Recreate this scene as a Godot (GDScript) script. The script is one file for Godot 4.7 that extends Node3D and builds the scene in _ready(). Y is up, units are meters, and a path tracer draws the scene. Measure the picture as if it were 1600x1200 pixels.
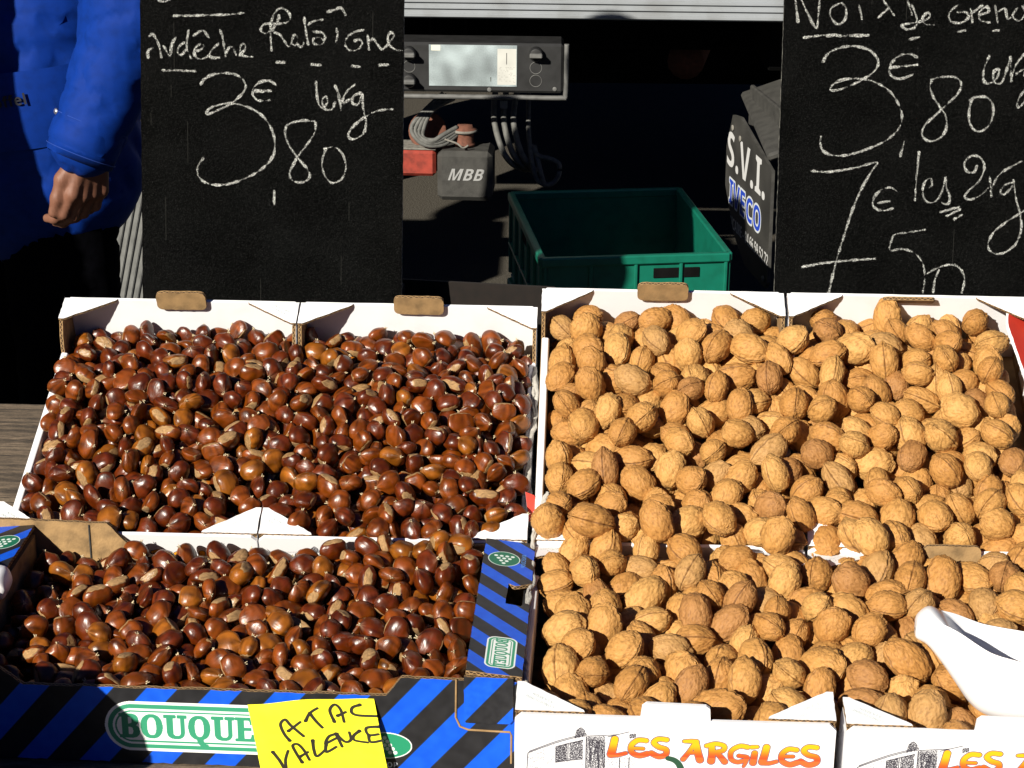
extends Node3D
# Market stall: chestnuts and walnuts in cardboard trays, chalk boards, a vendor and a parked truck behind.

const TAU2 := 6.2831853
const CAM_POS := Vector3(0, 1.68, 0)
const PITCH := 21.0
const ROLL := -0.5
const FPX := 3100.0            # focal length in pixels of a 1600 pixel wide frame

var rng := RandomNumberGenerator.new()
var noise := FastNoiseLite.new()
var fine := FastNoiseLite.new()
var used := {}
var M := {}
var cam: Camera3D

# ------------------------------------------------------------------ naming
func numbered(n: String) -> String:
	if not used.has(n):
		used[n] = 0
		return n
	used[n] += 1
	return "%s_%03d" % [n, used[n]]

func thing(called: String, label: String, category: String, xf := Transform3D(), group := "") -> Node3D:
	var o := Node3D.new()
	o.name = numbered(called)
	add_child(o, true)
	o.transform = xf
	tag(o, label, category, group)
	return o

func tag(o: Node, label: String, category: String, group := "") -> void:
	o.set_meta("label", label)
	o.set_meta("category", category)
	if group != "":
		o.set_meta("group", group)

func part(called: String, mesh: Mesh, mat: Material, parent: Node, xf := Transform3D()) -> MeshInstance3D:
	var o := MeshInstance3D.new()
	o.mesh = mesh
	if mat != null:
		o.material_override = mat
	o.transform = xf
	if parent == self:
		o.name = numbered(called)
	else:
		var n := called
		var k := 0
		while parent.has_node(NodePath(n)):
			k += 1
			n = "%s_%03d" % [called, k]
		o.name = n
	parent.add_child(o, true)
	return o

# ------------------------------------------------------------------ mesh building
class MB:
	var v := PackedVector3Array()
	var n := PackedVector3Array()
	var uv := PackedVector2Array()
	var c := PackedColorArray()
	var idx := PackedInt32Array()
	var col := Color.WHITE

	func tri(a: Vector3, b: Vector3, d: Vector3, ua := Vector2.ZERO, ub := Vector2.ZERO, ud := Vector2.ZERO) -> void:
		var nn := (d - a).cross(b - a).normalized()
		var s := v.size()
		v.append_array([a, b, d])
		n.append_array([nn, nn, nn])
		uv.append_array([ua, ub, ud])
		c.append_array([col, col, col])
		idx.append_array([s, s + 1, s + 2])

	# a quad whose front looks towards out
	func quad(a: Vector3, b: Vector3, d: Vector3, e: Vector3, out: Vector3, ua := Vector2(0, 1), ub := Vector2(1, 1), ud := Vector2(1, 0), ue := Vector2(0, 0)) -> void:
		if (d - a).cross(b - a).dot(out) >= 0.0:
			tri(a, b, d, ua, ub, ud)
			tri(a, d, e, ua, ud, ue)
		else:
			tri(a, d, b, ua, ud, ub)
			tri(a, e, d, ua, ue, ud)

	func box(xf: Transform3D, size: Vector3, ch := 0.0) -> void:
		var h := size / 2.0
		ch = minf(ch, minf(h.x, minf(h.y, h.z)) * 0.9)
		var P := func(x: float, y: float, z: float) -> Vector3: return xf * Vector3(x, y, z)
		for ax in 3:
			for sg in [-1.0, 1.0]:
				var o := Vector3.ZERO
				o[ax] = sg
				var p := []
				for q in [[-1.0, -1.0], [1.0, -1.0], [1.0, 1.0], [-1.0, 1.0]]:
					var w := Vector3.ZERO
					w[ax] = sg * h[ax]
					w[(ax + 1) % 3] = q[0] * (h[(ax + 1) % 3] - ch)
					w[(ax + 2) % 3] = q[1] * (h[(ax + 2) % 3] - ch)
					p.append(xf * w)
				quad(p[0], p[1], p[2], p[3], xf.basis * o)
		if ch > 0.0:
			for ax in 3:
				var b1 := (ax + 1) % 3
				var b2 := (ax + 2) % 3
				for s1 in [-1.0, 1.0]:
					for s2 in [-1.0, 1.0]:
						var p := []
						for e in [-1.0, 1.0]:
							var w1 := Vector3.ZERO
							w1[ax] = e * (h[ax] - ch)
							w1[b1] = s1 * h[b1]
							w1[b2] = s2 * (h[b2] - ch)
							var w2 := Vector3.ZERO
							w2[ax] = e * (h[ax] - ch)
							w2[b1] = s1 * (h[b1] - ch)
							w2[b2] = s2 * h[b2]
							p.append([xf * w1, xf * w2])
						var o := Vector3.ZERO
						o[b1] = s1
						o[b2] = s2
						quad(p[0][0], p[0][1], p[1][1], p[1][0], xf.basis * o)
			for sx in [-1.0, 1.0]:
				for sy in [-1.0, 1.0]:
					for sz in [-1.0, 1.0]:
						var a := xf * Vector3(sx * h.x, sy * (h.y - ch), sz * (h.z - ch))
						var b := xf * Vector3(sx * (h.x - ch), sy * h.y, sz * (h.z - ch))
						var d := xf * Vector3(sx * (h.x - ch), sy * (h.y - ch), sz * h.z)
						if (d - a).cross(b - a).dot(xf.basis * Vector3(sx, sy, sz)) >= 0.0:
							tri(a, b, d)
						else:
							tri(a, d, b)

	# smooth sheet from rows of points; wrap joins the last column to the first
	func sheet(rows: Array, wrap := false, flip := false, cols := []) -> void:
		var nu: int = rows.size()
		var nv: int = rows[0].size()
		var s := v.size()
		for i in nu:
			for j in nv:
				var ip := mini(i + 1, nu - 1)
				var im := maxi(i - 1, 0)
				var jp := (j + 1) % nv if wrap else mini(j + 1, nv - 1)
				var jm := (j - 1 + nv) % nv if wrap else maxi(j - 1, 0)
				var du: Vector3 = rows[ip][j] - rows[im][j]
				var dv: Vector3 = rows[i][jp] - rows[i][jm]
				if du.length_squared() < 1e-14 or dv.length_squared() < 1e-14:
					# a pole: use the ring beside it
					var k := ip if i == 0 else im
					var pn := Vector3.ZERO
					var o3: Vector3 = rows[i][j]
					for q in nv:
						pn += (rows[k][q] - o3).cross(rows[k][(q + 1) % nv] - o3)
					if i != 0:
						pn = -pn
					if flip:
						pn = -pn
					v.append(rows[i][j])
					n.append(pn.normalized())
					uv.append(Vector2(float(j) / (nv - 1), float(i) / (nu - 1)))
					c.append(cols[i][j] if cols.size() else col)
					continue
				var nn := du.cross(dv).normalized()
				if flip:
					nn = -nn
				v.append(rows[i][j])
				n.append(nn)
				uv.append(Vector2(float(j) / (nv - 1), float(i) / (nu - 1)))
				c.append(cols[i][j] if cols.size() else col)
		for i in nu - 1:
			for j in (nv if wrap else nv - 1):
				var a := s + i * nv + j
				var b := s + i * nv + (j + 1) % nv
				var d := a + nv
				var e := b + nv
				# clockwise seen from the side the normals look to
				if flip:
					idx.append_array([a, d, e, a, e, b])
				else:
					idx.append_array([a, e, d, a, b, e])

	func tube(path: Array, radii: Array, sides := 10, caps := true, squash := 1.0, up := Vector3.UP) -> void:
		var rows := []
		var np: int = path.size()
		for i in np:
			var t: Vector3 = (path[mini(i + 1, np - 1)] - path[maxi(i - 1, 0)]).normalized()
			var sx := t.cross(up)
			if sx.length() < 0.05:
				sx = t.cross(Vector3.RIGHT)
			sx = sx.normalized()
			var sy := sx.cross(t).normalized()
			var r: float = radii[mini(i, radii.size() - 1)]
			var ring := []
			for j in sides:
				var a := TAU * j / sides
				ring.append(path[i] + sx * cos(a) * r + sy * sin(a) * r * squash)
			rows.append(ring)
		if caps:
			var first := []
			var last := []
			for j in sides:
				first.append(path[0])
				last.append(path[np - 1])
			rows.push_front(first)
			rows.push_back(last)
		sheet(rows, true, false)

	func lathe(profile: Array, sides := 24, xf := Transform3D()) -> void:
		# profile: Vector2(radius, y) from bottom to top
		var rows := []
		for p in profile:
			var ring := []
			for j in sides:
				var a := TAU * j / sides
				ring.append(xf * Vector3(cos(a) * p.x, p.y, sin(a) * p.x))
			rows.append(ring)
		sheet(rows, true, false)

	func arrays() -> Array:
		var a := []
		a.resize(Mesh.ARRAY_MAX)
		a[Mesh.ARRAY_VERTEX] = v
		a[Mesh.ARRAY_NORMAL] = n
		a[Mesh.ARRAY_TEX_UV] = uv
		a[Mesh.ARRAY_COLOR] = c
		a[Mesh.ARRAY_INDEX] = idx
		return a

	func mesh() -> ArrayMesh:
		var m := ArrayMesh.new()
		m.add_surface_from_arrays(Mesh.PRIMITIVE_TRIANGLES, arrays())
		return m

func T(p: Vector3, euler_deg := Vector3.ZERO) -> Transform3D:
	return Transform3D(Basis.from_euler(euler_deg * PI / 180.0), p)

func box_mesh(size: Vector3, ch := 0.0, at := Vector3.ZERO) -> ArrayMesh:
	var b := MB.new()
	b.box(Transform3D(Basis(), at), size, ch)
	return b.mesh()

# A sheet of board cut to an outline in its own x-y plane: front face +z, back face -z, cut edge round it.
# uvr: the rectangle (in metres) that the print covers.
func board_sheet(poly: Array, thick: float, front: Material, back: Material, edge: Material, uvr := Rect2(0, 0, 1, 1), rag := 0.0, step := 0.006) -> ArrayMesh:
	var pts := PackedVector2Array()
	var np := poly.size()
	for i in np:
		var a: Vector2 = poly[i]
		var b: Vector2 = poly[(i + 1) % np]
		var k := maxi(1, int(a.distance_to(b) / step)) if rag > 0.0 else 1
		for q in k:
			var p := a.lerp(b, float(q) / k)
			if rag > 0.0 and q > 0:
				p += Vector2(rng.randf_range(-rag, rag), rng.randf_range(-rag, rag))
			pts.append(p)
	var t := Geometry2D.triangulate_polygon(pts)
	var m := ArrayMesh.new()
	var f := MB.new()
	var bk := MB.new()
	var U := func(p: Vector2) -> Vector2: return Vector2((p.x - uvr.position.x) / uvr.size.x, 1.0 - (p.y - uvr.position.y) / uvr.size.y)
	for i in range(0, t.size(), 3):
		var q := [pts[t[i]], pts[t[i + 1]], pts[t[i + 2]]]
		var A := Vector3(q[0].x, q[0].y, thick / 2)
		var B := Vector3(q[1].x, q[1].y, thick / 2)
		var D := Vector3(q[2].x, q[2].y, thick / 2)
		var dz := Vector3(0, 0, thick)
		var u0: Vector2 = U.call(q[0])
		var u1: Vector2 = U.call(q[1])
		var u2: Vector2 = U.call(q[2])
		if (D - A).cross(B - A).z >= 0.0:
			f.tri(A, B, D, u0, u1, u2)
			bk.tri(A - dz, D - dz, B - dz, u0, u2, u1)
		else:
			f.tri(A, D, B, u0, u2, u1)
			bk.tri(A - dz, B - dz, D - dz, u0, u1, u2)
	var e := MB.new()
	var area := 0.0
	for i in pts.size():
		area += pts[i].cross(pts[(i + 1) % pts.size()])
	var run := 0.0
	for i in pts.size():
		var a := pts[i]
		var b := pts[(i + 1) % pts.size()]
		var out := Vector2(b.y - a.y, a.x - b.x) * signf(area)
		var l := a.distance_to(b)
		e.quad(Vector3(a.x, a.y, thick / 2), Vector3(b.x, b.y, thick / 2), Vector3(b.x, b.y, -thick / 2), Vector3(a.x, a.y, -thick / 2), Vector3(out.x, out.y, 0),
			Vector2(run, 0), Vector2(run + l, 0), Vector2(run + l, thick), Vector2(run, thick))
		run += l
	for g in [[f, front], [bk, back], [e, edge]]:
		m.add_surface_from_arrays(Mesh.PRIMITIVE_TRIANGLES, g[0].arrays())
		m.surface_set_material(m.get_surface_count() - 1, g[1])
	return m

func lettering(s: String, height: float, bold := true, serif := false, depth := 0.0006) -> TextMesh:
	var t := TextMesh.new()
	var f := SystemFont.new()
	f.font_names = PackedStringArray(["Droid Serif" if serif else "Droid Sans"])
	f.font_weight = 700 if bold else 400
	t.font = f
	t.text = s
	t.font_size = 48
	t.pixel_size = height / 36.0
	t.depth = depth
	t.curve_step = 2.0
	return t

# ------------------------------------------------------------------ materials
func lin(r: float, g: float, b: float) -> Color:
	return Color(r, g, b).linear_to_srgb()

func mat(c: Color, rough := 0.8, metal := 0.0) -> StandardMaterial3D:
	var m := StandardMaterial3D.new()
	m.albedo_color = c
	m.roughness = rough
	m.metallic = metal
	return m

func noise_tex(w: int, h: int, freq: float, seed_: int, ramp: Array, type := FastNoiseLite.TYPE_SIMPLEX_SMOOTH, oct := 4) -> NoiseTexture2D:
	var t := NoiseTexture2D.new()
	t.width = w
	t.height = h
	t.seamless = true
	var n := FastNoiseLite.new()
	n.seed = seed_
	n.frequency = freq
	n.noise_type = type
	n.fractal_octaves = oct
	t.noise = n
	if ramp.size():
		var g := Gradient.new()
		var o := PackedFloat32Array()
		var cs := PackedColorArray()
		for r in ramp:
			o.append(r[0])
			cs.append(r[1])
		g.offsets = o
		g.colors = cs
		t.color_ramp = g
	return t

# world triplanar mottled material: base colour times a mottling, with relief
func mottled(c: Color, rough: float, scale: float, tex: Texture2D, bump: Texture2D = null, bscale := 0.0, world := true) -> StandardMaterial3D:
	var m := mat(c, rough)
	m.albedo_texture = tex
	m.uv1_triplanar = true
	m.uv1_world_triplanar = world
	m.uv1_scale = Vector3.ONE * scale
	if bump:
		m.heightmap_enabled = true
		m.heightmap_texture = bump
		m.heightmap_scale = bscale
	return m

func make_materials() -> void:
	var soft := noise_tex(512, 512, 0.012, 3, [[0.0, Color(0.62, 0.62, 0.62)], [0.5, Color(0.86, 0.86, 0.86)], [1.0, Color(1, 1, 1)]], FastNoiseLite.TYPE_SIMPLEX_SMOOTH, 6)
	var faint := noise_tex(512, 512, 0.010, 5, [[0.0, Color(0.86, 0.85, 0.83)], [0.5, Color(0.96, 0.96, 0.95)], [1.0, Color(1, 1, 1)]], FastNoiseLite.TYPE_SIMPLEX_SMOOTH, 6)
	var grain := noise_tex(512, 512, 0.09, 8, [], FastNoiseLite.TYPE_SIMPLEX_SMOOTH, 4)
	var speck := noise_tex(512, 512, 0.15, 9, [[0.0, Color(0.35, 0.34, 0.33)], [0.45, Color(0.72, 0.70, 0.67)], [0.7, Color(0.95, 0.93, 0.9)], [1.0, Color(1, 1, 1)]], FastNoiseLite.TYPE_SIMPLEX, 3)
	M.soft = soft
	M.faint = faint
	M.grain = grain
	var paper := noise_tex(512, 512, 0.010, 6, [[0.0, Color(0.95, 0.945, 0.94)], [0.5, Color(0.985, 0.985, 0.985)], [1.0, Color(1, 1, 1)]], FastNoiseLite.TYPE_SIMPLEX_SMOOTH, 6)
	M.white = mottled(lin(0.84, 0.84, 0.87), 0.6, 4.0, paper)
	M.kraft = mottled(lin(0.40, 0.245, 0.105), 0.85, 6.0, soft, grain, 0.03)
	M.kraft_edge = flute_material()
	M.grey_liner = mottled(lin(0.56, 0.53, 0.48), 0.9, 8.0, soft, grain, 0.05)
	M.red_print = mottled(lin(0.62, 0.045, 0.025), 0.5, 7.0, faint)
	M.asphalt = mottled(lin(0.125, 0.118, 0.105), 0.95, 2.6, speck, grain, 0.10)
	M.asphalt.metallic_specular = 0.2
	M.wood = wood_material()
	M.black_plastic = mottled(lin(0.022, 0.022, 0.023), 0.55, 3.0, soft)
	M.dusty_black = mottled(lin(0.055, 0.053, 0.048), 0.8, 4.0, soft, grain, 0.03)
	M.underbody = mottled(lin(0.006, 0.006, 0.006), 0.95, 3.0, soft)
	M.underbody.metallic_specular = 0.2
	M.rubber = mottled(lin(0.014, 0.014, 0.014), 0.85, 3.0, soft)
	M.aluminium = mottled(lin(0.29, 0.31, 0.34), 0.42, 1.5, faint)
	M.grey_metal = mottled(lin(0.16, 0.16, 0.155), 0.6, 4.0, soft)
	M.red_paint = mottled(lin(0.36, 0.045, 0.025), 0.6, 5.0, soft)
	M.rust = mottled(lin(0.20, 0.075, 0.045), 0.85, 9.0, soft, grain, 0.06)
	M.hose = mottled(lin(0.15, 0.15, 0.14), 0.75, 9.0, soft)
	M.dust = mottled(lin(0.26, 0.245, 0.215), 0.95, 9.0, soft)
	M.white_print = mat(lin(0.75, 0.75, 0.75), 0.6)
	M.chrome = mat(lin(0.6, 0.6, 0.6), 0.3, 0.9)
	M.green_plastic = mottled(lin(0.003, 0.135, 0.088), 0.42, 4.0, faint)
	M.scoop = mat(lin(0.84, 0.84, 0.86), 0.3)
	M.scoop.clearcoat_enabled = true
	M.scoop.clearcoat = 0.3
	M.scoop.clearcoat_roughness = 0.25
	M.van_white = mottled(lin(0.62, 0.63, 0.65), 0.4, 1.0, faint)
	# chestnut shell
	var cs := mat(Color.WHITE, 0.36)
	cs.vertex_color_use_as_albedo = true
	cs.clearcoat_enabled = true
	cs.clearcoat = 0.10
	cs.clearcoat_roughness = 0.30
	cs.heightmap_enabled = true
	cs.heightmap_texture = noise_tex(256, 256, 0.03, 21, [], FastNoiseLite.TYPE_SIMPLEX_SMOOTH, 3)
	cs.heightmap_scale = 0.02
	M.shell = cs
	M.shell_mass = cs
	M.black_print = mottled(lin(0.018, 0.018, 0.020), 0.45, 5.0, faint)
	var sc := mat(Color.WHITE, 0.9)
	sc.vertex_color_use_as_albedo = true
	M.scar = sc
	var tf := mat(lin(0.50, 0.41, 0.26), 0.9)
	M.tuft = tf
	# walnut shells: same relief, five tones
	var wr := noise_tex(512, 512, 0.022, 31, [[0.0, Color(0, 0, 0)], [0.42, Color(0.55, 0.55, 0.55)], [0.5, Color(0.30, 0.30, 0.30)], [0.58, Color(0.6, 0.6, 0.6)], [1.0, Color(1, 1, 1)]], FastNoiseLite.TYPE_SIMPLEX_SMOOTH, 4)
	M.walnuts = []
	for t in [[0.48, 0.240, 0.063], [0.44, 0.208, 0.051], [0.53, 0.282, 0.082], [0.36, 0.166, 0.047], [0.43, 0.232, 0.075]]:
		var wm := mat(lin(t[0], t[1], t[2]), 0.68)
		wm.vertex_color_use_as_albedo = true
		wm.heightmap_enabled = true
		wm.heightmap_texture = wr
		wm.heightmap_scale = 0.055
		wm.uv1_scale = Vector3(1.6, 0.8, 1)
		M.walnuts.append(wm)

func flute_material() -> StandardMaterial3D:
	# the cut edge of corrugated board: two liners and a wave between them, u along the edge in metres, v across its thickness
	var im := Image.create(256, 32, false, Image.FORMAT_RGB8)
	for x in 256:
		for y in 32:
			var wave := 16.0 + 10.0 * sin(TAU * x / 32.0)
			var on := absf(y - wave) < 5.0 or y < 5 or y > 26
			var g := 0.85 + 0.15 * sin(x * 12.9898 + y * 78.233)
			im.set_pixel(x, y, Color(0.70, 0.56, 0.38) * g if on else Color(0.26, 0.18, 0.10) * g)
	var m := mat(Color.WHITE, 0.95)
	m.albedo_texture = ImageTexture.create_from_image(im)
	m.uv1_scale = Vector3(18.0, 250.0, 1)
	return m

func wood_material() -> StandardMaterial3D:
	var im := Image.create(512, 256, false, Image.FORMAT_RGB8)
	var n := FastNoiseLite.new()
	n.seed = 12
	n.frequency = 0.01
	for x in 512:
		for y in 256:
			var g := n.get_noise_2d(x * 0.8, y * 9.0) * 0.35 + n.get_noise_2d(x * 6.0, y * 40.0) * 0.25 + n.get_noise_2d(x * 90.0, y * 90.0) * 0.15
			var b := clampf(0.55 + g * 0.9, 0.15, 1.0)
			im.set_pixel(x, y, Color(0.66, 0.57, 0.47) * b)
	var m := mat(Color.WHITE, 0.9)
	m.albedo_texture = ImageTexture.create_from_image(im)
	m.uv1_triplanar = true
	m.uv1_scale = Vector3(1.2, 3.0, 3.0)
	m.heightmap_enabled = true
	m.heightmap_texture = m.albedo_texture
	m.heightmap_scale = 0.12
	return m

# ------------------------------------------------------------------ painting flat print
func spline(p: Array, step := 1.0) -> PackedVector2Array:
	var out := PackedVector2Array()
	var k := p.size()
	for i in k - 1:
		var a: Vector2 = p[maxi(i - 1, 0)]
		var b: Vector2 = p[i]
		var c: Vector2 = p[i + 1]
		var d: Vector2 = p[mini(i + 2, k - 1)]
		var s := maxi(1, int(b.distance_to(c) / step))
		for q in s:
			out.append(b.cubic_interpolate(c, a, d, float(q) / s))
	out.append(p[k - 1])
	return out

# numbers in pairs -> points, each mapped by origin + pair / scale
func pts(list: Array, o := Vector2.ZERO, scale := 1.0) -> Array:
	var r := []
	for i in range(0, list.size(), 2):
		r.append(o + Vector2(list[i], list[i + 1]) / scale)
	return r

func dab(im: Image, p: Vector2, r: float, c: Color) -> void:
	var w := im.get_width()
	var h := im.get_height()
	for y in range(maxi(0, int(p.y - r)), mini(h, int(p.y + r) + 2)):
		for x in range(maxi(0, int(p.x - r)), mini(w, int(p.x + r) + 2)):
			var d := Vector2(x + 0.5, y + 0.5).distance_to(p)
			if d < r + 0.5:
				var a := clampf(r + 0.5 - d, 0.0, 1.0) * c.a
				im.set_pixel(x, y, im.get_pixel(x, y).lerp(Color(c.r, c.g, c.b), a))

func brush(im: Image, p: Array, r0: float, r1: float, c: Color) -> void:
	var s := spline(p, maxf(0.8, minf(r0, r1) * 0.35))
	for i in s.size():
		dab(im, s[i], lerpf(r0, r1, float(i) / maxi(1, s.size() - 1)), c)

func chalk(im: Image, p: Array, r: float, strength := 1.0) -> void:
	var s := spline(p, 0.8)
	var w := im.get_width()
	var h := im.get_height()
	var r_full := r
	for i in s.size():
		var k := fine.get_noise_2d(i * 1.7, s[0].x) * 0.5 + 0.5
		r = r_full * (0.95 + 0.9 * noise.get_noise_2d(i * 2.2, s[0].y))
		if rng.randf() < 0.25:
			var gx := int(s[i].x + rng.randfn() * 7.0)
			var gy := int(s[i].y + rng.randfn() * 7.0)
			if gx >= 0 and gy >= 0 and gx < w and gy < h:
				var gb := rng.randf_range(0.12, 0.35)
				im.set_pixel(gx, gy, Color(gb, gb, gb))
		for q in int(r * r * 0.9 * (0.5 + k)):
			var a := rng.randf() * TAU
			var d := sqrt(rng.randf()) * r
			var x := int(s[i].x + cos(a) * d)
			var y := int(s[i].y + sin(a) * d)
			if x < 0 or y < 0 or x >= w or y >= h:
				continue
			if noise.get_noise_2d(x * 38.0, y * 38.0) < 0.02:
				continue
			var b := rng.randf_range(0.60, 1.0) * strength
			var o := im.get_pixel(x, y)
			im.set_pixel(x, y, Color(maxf(o.r, b), maxf(o.g, b), maxf(o.b, b * 0.98)))

func fill_poly(im: Image, poly: Array, c: Color, shade: FastNoiseLite = null, amount := 0.0) -> void:
	var lo := Vector2(1e9, 1e9)
	var hi := -lo
	for q in poly:
		lo = lo.min(q)
		hi = hi.max(q)
	var pk := PackedVector2Array(poly)
	for y in range(maxi(0, int(lo.y)), mini(im.get_height(), int(hi.y) + 1)):
		for x in range(maxi(0, int(lo.x)), mini(im.get_width(), int(hi.x) + 1)):
			if Geometry2D.is_point_in_polygon(Vector2(x + 0.5, y + 0.5), pk):
				if shade and shade.get_noise_2d(x, y) > amount:
					continue
				im.set_pixel(x, y, c)

# outlines of words as triangles, painted into an image; height in pixels of a capital
func stamp(im: Image, s: String, cap: float, at: Vector2, c: Color, serif := false, squeeze := 1.0, fat := 0.0, skew := 0.0) -> void:
	var t := lettering(s, 1.0, true, serif, 0.0)
	t.pixel_size = 1.0
	t.curve_step = 1.0
	var a := t.get_mesh_arrays()
	var vv: PackedVector3Array = a[Mesh.ARRAY_VERTEX]
	var ii: PackedInt32Array = a[Mesh.ARRAY_INDEX] if a[Mesh.ARRAY_INDEX] != null and a[Mesh.ARRAY_INDEX].size() else PackedInt32Array(range(vv.size()))
	var k := cap / 36.0
	var offs := [Vector2.ZERO]
	if fat > 0.0:
		for q in 10:
			offs.append(Vector2.from_angle(TAU * q / 10.0) * fat)
	for i in range(0, ii.size(), 3):
		var p := []
		for q in 3:
			var w := vv[ii[i + q]]
			p.append(at + Vector2((w.x + skew * w.y) * k * squeeze, -w.y * k))
		for o in offs:
			fill_tri(im, p[0] + o, p[1] + o, p[2] + o, c)

func fill_tri(im: Image, a: Vector2, b: Vector2, d: Vector2, c: Color) -> void:
	var area := (b - a).cross(d - a)
	if absf(area) < 1e-6:
		return
	for y in range(maxi(0, int(minf(a.y, minf(b.y, d.y)))), mini(im.get_height(), int(maxf(a.y, maxf(b.y, d.y))) + 1)):
		for x in range(maxi(0, int(minf(a.x, minf(b.x, d.x)))), mini(im.get_width(), int(maxf(a.x, maxf(b.x, d.x))) + 1)):
			var p := Vector2(x + 0.5, y + 0.5)
			var w0 := (b - a).cross(p - a) / area
			var w1 := (d - b).cross(p - b) / area
			var w2 := (a - d).cross(p - d) / area
			if w0 >= -0.001 and w1 >= -0.001 and w2 >= -0.001:
				im.set_pixel(x, y, c)

func tex_mat(im: Image, rough := 0.6) -> StandardMaterial3D:
	var m := mat(Color.WHITE, rough)
	m.albedo_texture = ImageTexture.create_from_image(im)
	m.texture_repeat = false
	return m

# ------------------------------------------------------------------ camera, sky, sun
func build_light() -> void:
	cam = Camera3D.new()
	cam.name = "camera"
	add_child(cam)
	cam.position = CAM_POS
	cam.rotation_order = EULER_ORDER_YXZ
	cam.rotation_degrees = Vector3(-PITCH, 0, -ROLL)
	cam.fov = rad_to_deg(2.0 * atan(600.0 / FPX))
	cam.near = 0.05
	cam.far = 300.0
	cam.current = true
	var env := Environment.new()
	env.background_mode = Environment.BG_SKY
	var sky := Sky.new()
	var ps := ProceduralSkyMaterial.new()
	ps.sky_top_color = Color(0.16, 0.32, 0.66)
	ps.sky_horizon_color = Color(0.50, 0.62, 0.78)
	ps.sky_curve = 0.12
	ps.ground_bottom_color = Color(0.10, 0.09, 0.08)
	ps.ground_horizon_color = Color(0.35, 0.34, 0.33)
	ps.sky_energy_multiplier = 0.42
	ps.ground_energy_multiplier = 0.3
	sky.sky_material = ps
	env.sky = sky
	env.tonemap_mode = Environment.TONE_MAPPER_LINEAR
	env.tonemap_exposure = 1.55
	env.sdfgi_enabled = true
	env.ssao_enabled = true
	env.ssil_enabled = true
	var we := WorldEnvironment.new()
	we.name = "world_environment"
	we.environment = env
	add_child(we)
	var sun := DirectionalLight3D.new()
	sun.name = "sun"
	sun.light_energy = 1.6
	sun.light_color = Color(1.0, 0.975, 0.92)
	sun.light_angular_distance = 0.5
	sun.shadow_enabled = true
	add_child(sun)
	var ray := Vector3(0.96, -0.962, -1.456).normalized()     # the way the light travels
	sun.look_at_from_position(Vector3(0, 5, 0), Vector3(0, 5, 0) + ray, Vector3.UP)

# ------------------------------------------------------------------ ground and table
func struct(called: String, mesh: Mesh, m: Material, xf := Transform3D()) -> MeshInstance3D:
	var o := part(called, mesh, m, self, xf)
	o.set_meta("kind", "structure")
	tag(o, "grey worn asphalt of the market square", "ground")
	return o

const TABLE_Y := 0.635

func build_ground() -> void:
	var b := MB.new()
	b.quad(Vector3(-80, 0, 60), Vector3(80, 0, 60), Vector3(80, 0, -120), Vector3(-80, 0, -120), Vector3.UP)
	struct("ground", b.mesh(), M.asphalt)

func build_table() -> void:
	var t := thing("market_table", "weathered grey brown plank table under the trays and crates", "table", T(Vector3(0.25, 0, -2.02), Vector3(0, -2, 0)))
	var wid := 0.166
	for i in 7:
		var m := box_mesh(Vector3(3.3, 0.028, wid - 0.004), 0.003)
		part("plank", m, M.wood, t, T(Vector3(rng.randf_range(-0.02, 0.02), TABLE_Y - 0.014 - rng.randf_range(0, 0.0015), 0.50 - i * wid), Vector3(rng.randf_range(-0.2, 0.2), 0, 0)))
	for x in [-1.3, 0.0, 1.3]:
		part("cross_bar", box_mesh(Vector3(0.06, 0.05, 1.0), 0.004), M.wood, t, T(Vector3(x, TABLE_Y - 0.056, 0.0)))
		for z in [-0.42, 0.42]:
			part("leg", box_mesh(Vector3(0.05, TABLE_Y - 0.08, 0.05), 0.004), M.wood, t, T(Vector3(x, (TABLE_Y - 0.08) / 2, z)))
	# an upturned crate props up the back row
	for i in 2:
		var c := thing("wooden_prop_crate", ["slatted wooden crate propping up the chestnut trays at the back", "slatted wooden crate propping up the walnut trays at the back"][i], "crate", T(Vector3(-0.27 + i * 0.60, TABLE_Y, -2.325), Vector3(0, -2, 0)))
		for k in 2:
			part("slat", box_mesh(Vector3(0.5, 0.052, 0.012), 0.002), M.wood, c, T(Vector3(0, 0.034 + k * 0.062, 0.05)))
			part("slat", box_mesh(Vector3(0.5, 0.052, 0.012), 0.002), M.wood, c, T(Vector3(0, 0.034 + k * 0.062, -0.05)))
		part("top_board", box_mesh(Vector3(0.5, 0.01, 0.112), 0.002), M.wood, c, T(Vector3(0, 0.128, 0), Vector3(20.8, 0, 0)))
		for s in [-1, 1]:
			part("end_board", box_mesh(Vector3(0.014, 0.112, 0.086), 0.002), M.wood, c, T(Vector3(s * 0.24, 0.058, 0)))

# ------------------------------------------------------------------ cardboard trays
const TW := 0.2975

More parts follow.
